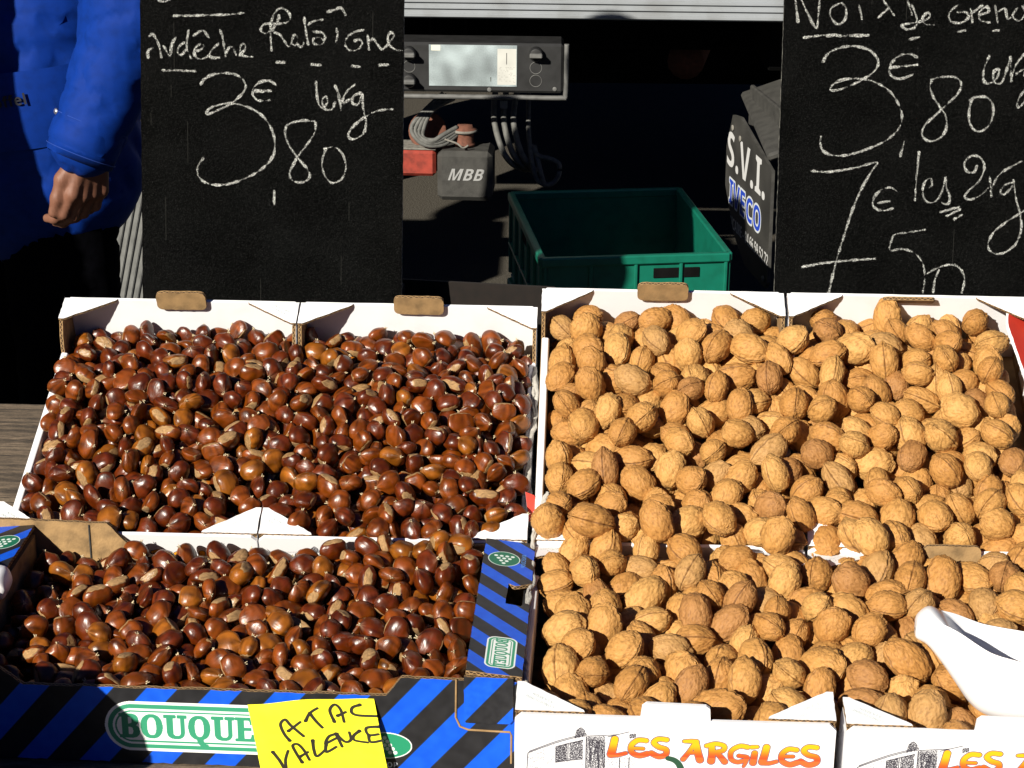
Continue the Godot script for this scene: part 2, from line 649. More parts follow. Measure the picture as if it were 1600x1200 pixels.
func front_print(h: float) -> StandardMaterial3D:
	# photo pixels of the near tray's face -> face pixels (4 to the photo pixel across)
	var W := 1024
	var k := W / 504.0
	var kv := k * 1.165
	var Hh := int(h / TW * W)
	var im := Image.create(W, Hh, false, Image.FORMAT_RGB8)
	im.fill(Color(0.905, 0.905, 0.915))
	var top := 8.0
	var F := func(p: Vector2, o: Vector2, s: float) -> Vector2:
		var q := o + p / s
		return Vector2((q.x - 803.0) * k, top + (q.y - 1117.0 - (q.x - 803.0) * 0.034) * kv)
	var o3 := Vector2(800, 1130)
	var G := func(list: Array, o: Vector2, s: float) -> Array:
		var r := []
		for i in range(0, list.size(), 2):
			r.append(F.call(Vector2(list[i], list[i + 1]), o, s))
		return r
	var ink := Color(0.20, 0.19, 0.23)
	var hat := FastNoiseLite.new()
	hat.seed = 77
	hat.frequency = 0.22
	# stone house in ink: gable line, walls, lantern, windows, cross-hatching
	fill_poly(im, G.call([200, 360, 560, 240, 900, 150, 930, 1000, 190, 1000], o3, 8.0), Color(0.45, 0.44, 0.48), hat, -0.30)
	fill_poly(im, G.call([930, 160, 1170, 150, 1180, 560, 1190, 1000, 930, 1000], o3, 8.0), ink, hat, 0.02)
	fill_poly(im, G.call([960, 180, 1150, 200, 1160, 330, 960, 280], o3, 8.0), ink, hat, 0.16)
	fill_poly(im, G.call([1180, 420, 1560, 420, 1560, 1000, 1180, 1000], o3, 8.0), Color(0.45, 0.44, 0.48), hat, -0.22)
	fill_poly(im, G.call([780, 180, 800, 80, 855, 30, 905, 70, 935, 130, 930, 150], o3, 8.0), ink, hat, 0.18)
	fill_poly(im, G.call([555, 285, 690, 250, 690, 465, 555, 485], o3, 8.0), ink, hat, 0.22)
	fill_poly(im, G.call([720, 240, 890, 205, 890, 440, 720, 455], o3, 8.0), ink, hat, 0.14)
	fill_poly(im, G.call([1470, 125, 1555, 115, 1555, 170, 1475, 180], o3, 8.0), ink, hat, 0.2)
	for ln in [[195, 365, 560, 232, 900, 140], [210, 345, 560, 215, 880, 130], [195, 365, 185, 560, 180, 900], [550, 285, 700, 245, 890, 200], [550, 285, 550, 485], [550, 485, 700, 462, 890, 442], [703, 245, 703, 465], [940, 150, 1160, 140, 1330, 130], [1200, 160, 1470, 95], [930, 160, 930, 900], [1360, 430, 1365, 900], [1480, 420, 1480, 900]]:
		brush(im, G.call(ln, o3, 8.0), 1.3, 1.1, ink)
	for i in 46:
		var x := rng.randf_range(960, 1170)
		var y := rng.randf_range(190, 500)
		brush(im, G.call([x, y, x + rng.randf_range(-12, 12), y + rng.randf_range(60, 200)], o3, 8.0), 0.9, 0.6, ink)
	for i in 26:
		var x := rng.randf_range(210, 520)
		var y := rng.randf_range(380, 700)
		brush(im, G.call([x, y, x + rng.randf_range(20, 70), y - rng.randf_range(4, 22)], o3, 8.0), 0.8, 0.6, Color(0.5, 0.49, 0.53))
	# a faint line of tiny print
	for i in 24:
		var x := 155.0 + i * 23.5
		if i % 10 == 9:
			continue
		brush(im, G.call([x, 130, x + rng.randf_range(0, 7), 156], o3, 8.0), 1.0, 0.9, Color(0.74, 0.74, 0.75))
		brush(im, G.call([x + 9, 130 + rng.randf_range(0, 20), x + 14, 150], o3, 8.0), 0.9, 0.8, Color(0.76, 0.76, 0.77))
	# the big orange lettering with its dark outline
	var o2 := Vector2(930, 1130)
	var strokes := [
		[[132, 98, 122, 150, 110, 200], 23, 26], [[104, 205, 150, 206, 208, 192], 15, 12],
		[[340, 108, 285, 106, 244, 140, 248, 186, 296, 208, 350, 196], 17, 19], [[262, 160, 322, 162], 12, 11],
		[[476, 102, 420, 98, 392, 122, 424, 150, 474, 168, 472, 202, 428, 214, 378, 192], 17, 19],
		[[592, 112, 640, 112, 672, 116], 11, 19], [[668, 118, 630, 180, 590, 232], 13, 16], [[668, 120, 684, 180, 702, 236], 22, 24], [[628, 190, 684, 188], 11, 11],
		[[742, 142, 800, 128, 856, 142, 852, 172, 800, 186], 15, 16], [[776, 150, 780, 200, 776, 244], 20, 24], [[806, 186, 836, 214, 866, 248], 15, 20],
		[[1012, 150, 960, 144, 908, 176, 908, 228, 952, 250, 1010, 232, 1010, 216, 958, 208], 17, 13], [[1010, 226, 1004, 256, 992, 280], 14, 7],
		[[1062, 190, 1058, 220, 1054, 254], 19, 22], [[1040, 150, 1076, 148], 14, 12],
		[[1138, 150, 1128, 200, 1116, 248], 22, 25], [[1110, 256, 1160, 258, 1208, 246], 15, 12],
		[[1336, 168, 1282, 164, 1242, 198, 1246, 242, 1296, 266, 1346, 252], 17, 19], [[1262, 212, 1316, 212], 12, 11],
		[[1468, 152, 1412, 148, 1384, 174, 1416, 202, 1470, 218, 1472, 252, 1420, 268, 1368, 244], 17, 19]]
	var kk := k / 4.21
	for s in strokes:
		brush(im, G.call(s[0], o2, 4.21), s[1] * kk + 2.6, s[2] * kk + 2.6, Color(0.36, 0.30, 0.36))
	for s in strokes:
		var sp := spline(G.call(s[0], o2, 4.21), 1.0)
		for i in sp.size():
			var r := lerpf(s[1], s[2], float(i) / sp.size()) * kk
			for y in range(int(sp[i].y - r), int(sp[i].y + r) + 2):
				for x in range(int(sp[i].x - r), int(sp[i].x + r) + 2):
					if x < 0 or y < 0 or x >= W or y >= Hh or Vector2(x + 0.5, y + 0.5).distance_to(sp[i]) > r:
						continue
					var zy := ((y - top) / kv + 1117.0 + x / k * 0.034 - 1130.0) * 4.21 - (x / k - 127.0) * 0.13
					var f := clampf((zy - 100.0) / 115.0, 0.0, 1.0)
					im.set_pixel(x, y, Color(0.98, 0.70, 0.08).lerp(Color(0.90, 0.28, 0.13), smoothstep(0.1, 0.9, f)) if f < 0.85 else Color(0.93, 0.40, 0.18))
	brush(im, G.call([490, 226, 530, 238, 560, 262, 580, 300, 590, 340], o2, 4.21), 9.0, 12.0, Color(0.16, 0.30, 0.22))
	# stain and scuffs
	for i in 30:
		dab(im, Vector2(rng.randf() * W, rng.randf() * Hh), rng.randf_range(1, 5), Color(0.75, 0.70, 0.62, 0.10))
	return tex_mat(im, 0.55)

func side_profile(D: float, H: float, drop: float) -> Array:
	return [Vector2(0, 0), Vector2(D, 0), Vector2(D, H - 0.004), Vector2(D - 0.038, H - 0.003), Vector2(D - 0.047, H - 0.016), Vector2(D - 0.052, H - drop),
		Vector2(0.056, H - drop), Vector2(0.049, H - 0.018), Vector2(0.040, H - 0.003), Vector2(0, H - 0.004)]

func build_tray(label: String, group: String, xf: Transform3D, D: float, H: float, drop_: float, fp: Material, opts := {}) -> Node3D:
	var t := thing("cardboard_tray", label, "tray", xf, group)
	var W := TW - 0.002
	var th := 0.0042
	var white: Material = M.white
	part("floor_sheet", board_sheet([Vector2(0.004, 0.004), Vector2(W - 0.004, 0.004), Vector2(W - 0.004, D - 0.004), Vector2(0.004, D - 0.004)], 0.004, M.kraft, M.kraft, M.kraft_edge), null, t,
		Transform3D(Basis(Vector3.RIGHT, Vector3(0, 0, 1), Vector3.DOWN), Vector3(0, 0.004, 0)))
	# end walls
	var rc := 0.006
	var back := [Vector2(0, 0), Vector2(W, 0), Vector2(W, H - rc), Vector2(W - rc, H), Vector2(rc, H), Vector2(0, H - rc)]
	part("back_wall", board_sheet(back, th, white, white, M.white, Rect2(0, 0, 1, 1), 0.00025, 0.02), null, t, T(Vector3(0, 0, th / 2)))
	var fr := back
	if opts.get("front_tab", false):
		fr = [Vector2(0, 0), Vector2(W, 0), Vector2(W, H - rc), Vector2(W - rc, H), Vector2(W * 0.61, H - 0.001), Vector2(W * 0.607, H + 0.012), Vector2(W * 0.595, H + 0.0145),
			Vector2(W * 0.41, H + 0.0155), Vector2(W * 0.396, H + 0.012), Vector2(W * 0.392, H), Vector2(rc, H), Vector2(0, H - rc)]
	part("front_wall", board_sheet(fr, th, fp, white, M.white, Rect2(0, 0, W, H), 0.00025, 0.02), null, t, T(Vector3(0, 0, D - th / 2)))
	# side walls of brown board with cut edges and white outside
	for s in 2:
		var drop: float = opts.get("drop%d" % s, drop_)
		var prof := side_profile(D - 2 * th - 0.001, H, drop)
		var m := board_sheet(prof, th, white if s == 0 else M.kraft, M.kraft if s == 0 else white, M.kraft_edge, Rect2(0, 0, 1, 1), 0.0006, 0.005)
		# profile x runs from the back wall to the front
		part("side_wall", m, null, t, Transform3D(Basis(Vector3(0, 0, 1), Vector3.UP, Vector3(-1, 0, 0)), Vector3(th / 2 + 0.0005 if s == 0 else W - th / 2 - 0.0005, 0, th + 0.0005)))
		# the folded rim along the lower middle of the side
		var rim := MB.new()
		var rows := []
		var nz := 40
		for i in nz + 1:
			var z := 0.060 + (D - 0.120) * i / nz
			var wob := noise.get_noise_3d(z * 90.0, s * 7.0 + xf.origin.x * 50.0, 3.0) * (0.0024 if opts.get("worn", 0) & (1 << s) else 0.0009)
			var hw := 0.0045
			var y := H - drop
			rows.append([Vector3(-hw + wob, y - 0.030, z), Vector3(-hw + wob, y + 0.0005, z), Vector3(-hw * 0.6 + wob, y + 0.0022 + absf(wob), z), Vector3(hw * 0.6 + wob, y + 0.0022, z), Vector3(hw + wob, y + 0.0005, z), Vector3(hw + wob, y - 0.030, z)])
		rim.sheet(rows, false, false)
		part("folded_rim", rim.mesh(), M.white, t, T(Vector3(0.0050 if s == 0 else W - 0.0050, 0, 0)))
	# corner gussets
	for c in 4:
		var sx := 1.0 if c % 2 == 0 else -1.0
		var sz := 1.0 if c < 2 else -1.0
		var lx: float = (0.066 if c < 2 else 0.062) * rng.randf_range(0.94, 1.06)
		var lz: float = 0.040
		var tri := [Vector2(0, 0), Vector2(lx, 0), Vector2(lx * 0.98, 0.003), Vector2(0.006, lz), Vector2(0, lz)]
		var b := Basis(Vector3(sx, 0, 0), Vector3(0, 0, sz), Vector3(sx, 0, 0).cross(Vector3(0, 0, sz)))
		var up_front := b.z.y > 0.0
		var lift: float = opts.get("gusset_lift", 0.0) * (1.0 if c >= 2 else 0.3)
		var g := part("corner_gusset", board_sheet(tri, 0.0028, white if up_front else M.kraft, M.kraft if up_front else white, M.kraft_edge, Rect2(0, 0, 1, 1), 0.0004, 0.005), null, t,
			Transform3D(Basis(Vector3(1, 0, 0), -sz * lift) * b, Vector3(0.0 if sx > 0 else W, H + 0.0008, th if sz > 0 else D - th)))
		# two short lines of pale green print along the slanting edge
		var L := part("lettering", M.gusset_text, M.pale_green, g)
		var along := Vector2(lx, -lz).normalized()
		var mid := Vector2(lx * 0.36, lz * 0.36)
		var nrm := 1.0 if up_front else -1.0
		var ex := Vector3(along.x, along.y, 0) * (-1.0 if up_front else 1.0)
		var ez := Vector3(0, 0, nrm)
		var ey := ez.cross(ex)
		L.transform = Transform3D(Basis(ex, ey, ez), Vector3(mid.x, mid.y, nrm * 0.0017))
	# brown handle flap pushed out above the back wall
	if opts.get("flap", 1) > 0:
		var fw := 0.062
		var fh := 0.0265
		var q := []
		for k in 4:
			var cx: float = [-1.0, 1.0, 1.0, -1.0][k] * (fw / 2 - 0.007)
			var cy: float = [-1.0, -1.0, 1.0, 1.0][k] * (fh / 2 - 0.007)
			for j in 5:
				var a := PI + k * PI / 2 + j * PI / 8
				q.append(Vector2(cx + cos(a) * 0.007, cy + sin(a) * 0.007))
		var tilt: float = opts.get("flap_tilt", 0.0)
		part("handle_flap", board_sheet(q, 0.0045, M.kraft, M.kraft, M.kraft_edge, Rect2(0, 0, 1, 1), 0.0005, 0.004), null, t, T(Vector3(W * 0.5, H + 0.0045 - 0.010 * absf(tilt) / 60.0, th + 0.0035), Vector3(tilt, 0, rng.randf_range(-1.2, 1.2))))
	return t

# frames of the rows: origin at a tray's back bottom corner, x along the row, y up from its floor, z down the slope
var row1: Transform3D
var row1w: Transform3D
var row2: Transform3D
var row2b: Transform3D
var crate_xf: Transform3D
const D1 := 0.408
const H1 := 0.105
const D2 := 0.366
const H2 := 0.1025

func slot(row: Transform3D, x: float, extra := Vector3.ZERO) -> Transform3D:
	return row * Transform3D(Basis(), Vector3(x, 0, 0) + extra)

func build_trays() -> void:
	M.gusset_text = gusset_text()
	M.pale_green = mat(lin(0.50, 0.56, 0.55), 0.7)
	var yaw := Basis(Vector3.UP, deg_to_rad(-2.0))
	var tilt := yaw * Basis(Vector3.RIGHT, deg_to_rad(20.8))
	row1 = Transform3D(tilt, Vector3(-0.5615, 0.884, -2.365) - tilt.y * H1)
	row2 = Transform3D(yaw * Basis(Vector3.UP, deg_to_rad(-1.0)), Vector3(0.0245, TABLE_Y + 0.001, -1.968))
	# the walnut trays at the back stand a little steeper
	row1w = row1 * T(Vector3(TW * 2 + 0.004, 0.009, D1), Vector3(4.0, 0, 0)) * T(Vector3(0, 0, -D1))
	var fp1 := front_print(H1)
	M.front1 = fp1
	var g := "white cardboard trays of nuts on the stall"
	build_tray("white cardboard tray of chestnuts nearest the blue jacketed vendor", g, slot(row1, 0.0), D1, H1, 0.043, fp1, {})
	build_tray("white cardboard tray of chestnuts behind the striped crate, next to the walnuts", g, slot(row1, TW), D1, H1, 0.043, fp1, {"worn": 2})
	build_tray("white cardboard tray of walnuts in the back row beside the chestnuts", g, slot(row1w, 0.0), D1, H1, 0.030, fp1, {"worn": 1, "drop1": 0.045})
	var t4 := build_tray("back row walnut tray with red printed wall and bent handle flap", g, slot(row1w, TW + 0.002), D1, H1, 0.043, fp1, {"flap_tilt": 38.0})
	build_tray("front walnut tray with orange lettering, between striped crate and scoop tray", g, slot(row2, 0.0), D2, H2, 0.012, fp1, {"front_tab": true, "worn": 3, "gusset_lift": 0.20, "flap": 0, "drop1": 0.045})
	build_tray("front walnut tray with the white scoop and bare handle flap", g, slot(row2, TW + 0.007, Vector3(0, 0, 0.004)), D2, H2, 0.014, fp1, {"front_tab": true, "gusset_lift": 0.12, "drop0": 0.045})
	# red printed wall of the last tray, fallen inwards
	var rp := [Vector2(0.01, 0.0), Vector2(0.24, 0.0), Vector2(0.24, 0.045), Vector2(0.22, 0.085), Vector2(0.05, 0.112), Vector2(0.02, 0.108)]
	part("red_wall", board_sheet(rp, 0.004, M.red_print, M.red_print, M.white, Rect2(0, 0, 1, 1), 0.0006, 0.006), null, t4,
		Transform3D(Basis(Vector3(0, 0, 1), Vector3(-0.87, 0.493, 0), Vector3(-0.493, -0.87, 0)), Vector3(TW + 0.062, H1 - 0.056, 0.004)))
	# torn paper hanging from the shared walls
	var torn := [[row1, [Vector3(TW * 2 - 0.0035, H1 - 0.040, 0.07), Vector3(TW * 2 - 0.001, H1 - 0.036, 0.16), Vector3(TW * 2 - 0.006, H1 - 0.038, 0.25), Vector3(TW * 2 + 0.001, H1 - 0.034, 0.33), Vector3(TW * 2 + 0.008, H1 - 0.034, 0.37)], 0.0042],
		[row2, [Vector3(0.014, 0.150, -0.030), Vector3(0.006, 0.128, -0.012), Vector3(0.000, 0.108, 0.03), Vector3(0.004, 0.106, 0.10), Vector3(0.000, 0.104, 0.18), Vector3(0.004, 0.102, 0.27), Vector3(0.009, 0.098, 0.315), Vector3(0.004, 0.086, 0.335)], 0.0036]]
	for i in 2:
		var p: Array = []
		var base: Array = torn[i][1]
		for q in base.size() - 1:
			for k in 8:
				p.append(base[q].cubic_interpolate(base[q + 1], base[maxi(q - 1, 0)], base[mini(q + 2, base.size() - 1)], k / 8.0))
		p.append(base[base.size() - 1])
		var mb := MB.new()
		for strand in 3:
			var w := []
			var rr := []
			for k in p.size():
				w.append(p[k] + Vector3(noise.get_noise_2d(k * 23.0, strand * 50.0), noise.get_noise_2d(k * 19.0, strand * 80.0 + 9.0), 0) * 0.0042)
				rr.append(torn[i][2] * (0.42 + 0.4 * absf(noise.get_noise_2d(k * 31.0, strand * 33.0))))
			mb.tube(w, rr, 7, true, 0.7)
		var o := thing("torn_paper_strip", ["torn pale paper strip along the wall between chestnuts and walnuts", "twisted grey paper strip hanging beside the striped crate"][i], "paper strip", torn[i][0])
		part("strip", mb.mesh(), M.grey_liner, o)
	# little red printed scrap
	var rs := thing("red_paper_scrap", "small red printed paper scrap at the end of the torn strip", "paper scrap", slot(row1, TW * 2 + 0.006, Vector3(0, H1 - 0.030, 0.345)))
	part("scrap", board_sheet([Vector2(0, 0), Vector2(0.016, 0.004), Vector2(0.013, 0.028), Vector2(0.004, 0.034)], 0.001, M.red_print, M.white, M.white), null, rs, Transform3D(Basis.from_euler(Vector3(-0.9, 0.2, 0.1)), Vector3(-0.008, 0, 0)))

func gusset_text() -> ArrayMesh:
	var out := MB.new()
	for ln in 2:
		var t := lettering(["CONDITIONNE", "A LA MAIN"][ln], 0.0030, false, false, 0.0)
		var a := t.get_mesh_arrays()
		var vv: PackedVector3Array = a[Mesh.ARRAY_VERTEX]
		var ii: PackedInt32Array = a[Mesh.ARRAY_INDEX] if a[Mesh.ARRAY_INDEX] != null and a[Mesh.ARRAY_INDEX].size() else PackedInt32Array(range(vv.size()))
		for i in range(0, ii.size(), 3):
			var o := Vector3(0, 0.0026 - ln * 0.0056, 0)
			out.tri(vv[ii[i]] + o, vv[ii[i + 1]] + o, vv[ii[i + 2]] + o)
	return out.mesh()

# ------------------------------------------------------------------ blue striped crate
const BW := 0.60
const BD := 0.294
const BH := 0.111

func stripes(W: int, H: int, metres: float, slope: float, period: float) -> Image:
	var im := Image.create(W, H, false, Image.FORMAT_RGB8)
	for y in H:
		for x in W:
			var u := metres * x / W
			var v := metres * y / W
			var f := fposmod((u + v * slope) / period, 1.0)
			var wob := noise.get_noise_2d(x * 2.0, y * 2.0) * 0.03
			var blue := Color(0.05, 0.33, 0.82)
			var black := Color(0.135, 0.135, 0.145)
			var e := clampf((absf(f - 0.5) - 0.245) * 60.0 + 0.5, 0.0, 1.0)
			var c := blue.lerp(black, e)
			im.set_pixel(x, y, Color(c.r + wob, c.g + wob, c.b + wob))
	return im

func rounded(im: Image, r: Rect2, rad: float, c: Color) -> void:
	for y in range(maxi(0, int(r.position.y)), mini(im.get_height(), int(r.end.y))):
		for x in range(maxi(0, int(r.position.x)), mini(im.get_width(), int(r.end.x))):
			var q := Vector2(clampf(x + 0.5, r.position.x + rad, r.end.x - rad), clampf(y + 0.5, r.position.y + rad, r.end.y - rad))
			if Vector2(x + 0.5, y + 0.5).distance_to(q) <= rad:
				im.set_pixel(x, y, c)

func brand_label(im: Image, r: Rect2, cap: float, squeeze: float) -> void:
	var green := Color(0.22, 0.58, 0.44)
	var white := Color(0.93, 0.94, 0.93)
	var rad := r.size.y * 0.5 if r.size.x > 3.0 * r.size.y else r.size.y * 0.3
	var e := r.size.y * 0.028
	rounded(im, r, rad, white)
	rounded(im, r.grow(-e * 2), rad - e * 2, green)
	rounded(im, r.grow(-e * 5), rad - e * 5, white)
	rounded(im, r.grow(-e * 6.5), rad - e * 6.5, green)
	rounded(im, r.grow(-e * 7.6), rad - e * 7.6, white)
	stamp(im, "BOUQUET", cap, r.get_center() + Vector2(0, 0), green, true, squeeze, cap * 0.03)

func fir_mark(im: Image, c: Vector2, rx: float, ry: float) -> void:
	var green := Color(0.15, 0.55, 0.40)
	for y in range(int(c.y - ry - 3), int(c.y + ry + 4)):
		for x in range(int(c.x - rx - 3), int(c.x + rx + 4)):
			if x < 0 or y < 0 or x >= im.get_width() or y >= im.get_height():
				continue
			var q := (Vector2(x + 0.5, y + 0.5) - c)
			if Vector2(q.x / (rx + 3), q.y / (ry + 3)).length() < 1.0:
				im.set_pixel(x, y, Color(0.93, 0.94, 0.93))
			if Vector2(q.x / rx, q.y / ry).length() < 1.0:
				im.set_pixel(x, y, green)
	var d := ry * 0.30
	for row in 5:
		for k in row + 1:
			if row == 4 and k == 2:
				continue
			dab(im, c + Vector2((k - row / 2.0) * d * 1.25, (row - 2.1) * d), d * 0.52, Color(0.93, 0.94, 0.93))

func build_striped_crate() -> void:
	crate_xf = Transform3D(Basis(Vector3.UP, deg_to_rad(-3.0)), Vector3(-0.574, TABLE_Y + 0.001, -1.984))
	var c := thing("striped_crate", "blue and black striped cardboard crate of chestnuts at the front", "crate", crate_xf)
	var th := 0.005
	# front print
	var W := 1536
	var H := int(W * BH / BW)
	var im := stripes(W, H, BW, 0.86, 0.062)
	var k := W / BW
	brand_label(im, Rect2(0.197 * k, 0.043 * k, 0.180 * k, 0.055 * k), 0.0270 * k, 0.84)
	var oc := Vector2(0.470 * k, 0.082 * k)
	fir_mark(im, oc, 0.0255 * k, 0.0135 * k)
	stamp(im, "ANECOOP", 0.0062 * k, Vector2(0.463 * k, 0.1035 * k), Color(0.9, 0.92, 0.95), false, 1.0)
	var front := tex_mat(im, 0.42)
	var back_poly := [Vector2(0, 0), Vector2(BW, 0), Vector2(BW, BH - 0.004), Vector2(BW - 0.10, BH - 0.006), Vector2(BW - 0.112, BH - 0.030), Vector2(0.168, BH - 0.030), Vector2(0.150, BH - 0.012), Vector2(0.132, BH + 0.008), Vector2(0.0, BH + 0.010)]
	part("back_wall", board_sheet(back_poly, th, M.kraft, M.kraft, M.kraft_edge, Rect2(0, 0, 1, 1), 0.0007, 0.006), null, c, T(Vector3(0, 0, th / 2)))
	part("wall_seam", box_mesh(Vector3(0.0014, BH + 0.006, 0.0015)), M.dusty_black, c, T(Vector3(0.112, (BH + 0.006) / 2, th + 0.0006)))
	var fp := [Vector2(0, 0), Vector2(BW, 0), Vector2(BW, BH - 0.008), Vector2(BW - 0.113, BH - 0.007), Vector2(BW - 0.128, BH - 0.027), Vector2(0.120, BH - 0.029), Vector2(0.098, BH - 0.012), Vector2(0.080, BH - 0.003), Vector2(0.0, BH - 0.001)]
	part("front_wall", board_sheet(fp, th, front, M.kraft, M.kraft_edge, Rect2(0, 0, BW, BH), 0.0006, 0.006), null, c, T(Vector3(0, 0, BD - th / 2)))
	part("floor_sheet", box_mesh(Vector3(BW - 0.012, 0.004, BD - 0.012)), M.kraft, c, T(Vector3(BW / 2, 0.003, BD / 2)))
	# strip print: read along the side of the crate
	var SW := 1024
	var sl := BD + 0.030
	var sw := 0.054
	var SH := int(SW * sw / sl)
	var si := stripes(SW, SH, sl, -1.0, 0.0475)
	var sk := SW / sl
	brand_label(si, Rect2(0.218 * sk, 0.016 * sk, 0.062 * sk, 0.030 * sk), 0.0125 * sk, 0.64)
	fir_mark_round(si, Vector2(0.045 * sk, 0.022 * sk), 0.0165 * sk)
	stamp_turned(si, Vector2(0.045 * sk, 0.043 * sk), 0.005 * sk)
	var strip := tex_mat(si, 0.42)
	for s in 2:
		# outer side wall
		var m := box_mesh(Vector3(th, BH - 0.012, BD - 2 * th - 0.002))
		part("side_wall", m, M.black_print, c, T(Vector3(th / 2 + 0.001 if s == 0 else BW - th / 2 - 0.001, (BH - 0.012) / 2 + 0.001, BD / 2)))
		# striped ledge folded over the top, with a torn hand hole
		var hole := [Vector2(0, 0), Vector2(sl - 0.030, 0), Vector2(sl - 0.030, sw), Vector2(0, sw), Vector2(0, sw - 0.001)]
		var a0 := 0.095
		var a1 := 0.150
		var outline := [Vector2(0.0, 0.004), Vector2(0.004, 0.0), Vector2(a0, 0.0), Vector2(a0 + 0.004, 0.006), Vector2(a0 + 0.010, 0.017), Vector2(a0 + 0.006, 0.024), Vector2(a1 - 0.004, 0.0245), Vector2(a1 - 0.002, 0.009), Vector2(a1 - 0.010, 0.005), Vector2(a1 - 0.006, 0.0),
			Vector2(BD - 0.002, 0.0), Vector2(BD - 0.002, sw), Vector2(0.0, sw)]
		# local x of the ledge runs from back to front, its y from the outer edge inwards
		var tilt := 0.10
		var lb := Basis(Vector3(0, 0, 1), Vector3(-cos(tilt), sin(tilt), 0), Vector3(sin(tilt), cos(tilt), 0))
		if s == 1:
			part("striped_ledge", board_sheet(outline, 0.004, strip, M.kraft, M.kraft_edge, Rect2(0, 0, sl, sw), 0.0004, 0.006), null, c, Transform3D(lb, Vector3(BW + 0.002, BH - 0.0045, 0.001)))
		else:
			var lb2 := Basis(Vector3(0, 0, 1), Vector3(cos(tilt), sin(tilt), 0), Vector3(sin(tilt), -cos(tilt), 0))
			part("striped_ledge", board_sheet(outline, 0.004, M.kraft, strip, M.kraft_edge, Rect2(0, 0, sl, sw), 0.0004, 0.006), null, c, Transform3D(lb2, Vector3(-0.002, BH - 0.0035, 0.001)))
		# inner skin under the ledge
		part("inner_wall", box_mesh(Vector3(0.004, BH - 0.008, BD - 0.014)), M.kraft, c, T(Vector3(sw - 0.004 if s == 0 else BW - sw + 0.004, (BH - 0.008) / 2 + 0.001, BD / 2)))
	# the ledge's end flap tucked down over the front
	var ti := stripes(256, 256, 0.054, 0.86, 0.062)
	var flap := [Vector2(0.002, 0.0), Vector2(0.0, 0.004), Vector2(0.0, 0.049), Vector2(0.047, 0.049), Vector2(0.047, 0.004), Vector2(0.044, 0.0)]
	part("end_flap", board_sheet(flap, 0.0035, tex_mat(ti, 0.42), M.kraft, M.kraft_edge, Rect2(0, 0, 0.054, 0.054), 0.0003, 0.006), null, c, T(Vector3(BW - 0.053, BH - 0.0515, BD + 0.0020), Vector3(-2, 0, 0)))
	# the cut line round the flap
	var slit := MB.new()
	var path := [Vector3(-0.0075, 0.045, 0), Vector3(-0.0080, 0.004, 0), Vector3(-0.004, -0.006, 0), Vector3(0.004, -0.0095, 0), Vector3(0.044, -0.0105, 0), Vector3(0.0455, -0.014, 0), Vector3(0.0455, -0.045, 0)]
	slit.tube(path, [0.0011], 6, true)
	part("cut_line", slit.mesh(), M.kraft, c, T(Vector3(BW - 0.053, BH - 0.0515, BD + 0.0004)))
	# yellow paper sign leaning against the crate's front
	var sg := Image.create(640, 560, false, Image.FORMAT_RGB8)
	sg.fill(Color(0.95, 0.93, 0.15))
	for y in 560:
		for x in 640:
			var nn := noise.get_noise_2d(x * 0.9, y * 0.9) * 0.02
			sg.set_pixel(x, y, Color(0.95 + nn, 0.925 + nn, 0.13 + nn))
	var U := Vector2(1270, -105)
	var V := Vector2(168, 830)
	var det := U.cross(V)
	for s in [[440, 585, 385, 510, 350, 410, 395, 362, 450, 420, 520, 485, 580, 540], [430, 480, 490, 435, 545, 395], [600, 385, 640, 310, 715, 255], [640, 310, 700, 390, 765, 460], [885, 390, 842, 270, 890, 200, 950, 250, 985, 380], [920, 320, 1000, 270],
		[1140, 185, 1070, 215, 1062, 268, 1130, 292, 1340, 280], [265, 710, 330, 800, 392, 905, 392, 800, 420, 700], [560, 830, 500, 720, 470, 640, 520, 625, 580, 690, 635, 800], [540, 765, 620, 712], [670, 590, 682, 690, 712, 758, 795, 690],
		[910, 522, 832, 552, 802, 620, 900, 572], [802, 625, 806, 712, 902, 662], [900, 522, 962, 655], [900, 522, 990, 600, 1050, 572, 1036, 490], [1140, 455, 1080, 520, 1092, 570, 1222, 568], [1350, 382, 1212, 412, 1232, 482, 1330, 462], [1232, 482, 1252, 555, 1362, 522]]:
		var q := []
		for i in range(0, s.size(), 2):
			var d := Vector2(s[i], s[i + 1]) - Vector2(10, 215)
			q.append(Vector2(d.cross(V) / det * 640.0, U.cross(d) / det * 560.0))
		brush(sg, q, 9.0, 8.0, Color(0.13, 0.11, 0.04))
		brush(sg, [q[0], q[0].lerp(q[1], 0.25)], 11.0, 9.0, Color(0.11, 0.09, 0.03))
	var sm := tex_mat(sg, 0.75)
	var s := thing("yellow_price_sign", "fluorescent yellow paper sign with black marker on the striped crate", "sign", crate_xf * T(Vector3(0.3385, BH - 0.046, BD + 0.004)))
	# paper: bends over the crate's edge and falls forward
	var rows := []
	for i in 17:
		var v := i / 16.0
		var row := []
		for j in 17:
			var u := j / 16.0
			var x := u * 0.122 + v * 0.016
			var y := 0.006 + u * 0.009 - v * 0.080 + 0.004 * sin(u * 3.0)
			var z := 0.004 + v * 0.007 + 0.0018 * sin(u * 5.0 + v * 2.0) + 0.0012 * sin(u * 11.0 - v * 5.0) - 0.004 * (1.0 - v) * (1.0 - v)
			row.append(Vector3(x, y, z))
		rows.append(row)
	var pm := MB.new()
	pm.sheet(rows, false, false)
	part("paper", pm.mesh(), sm, s)

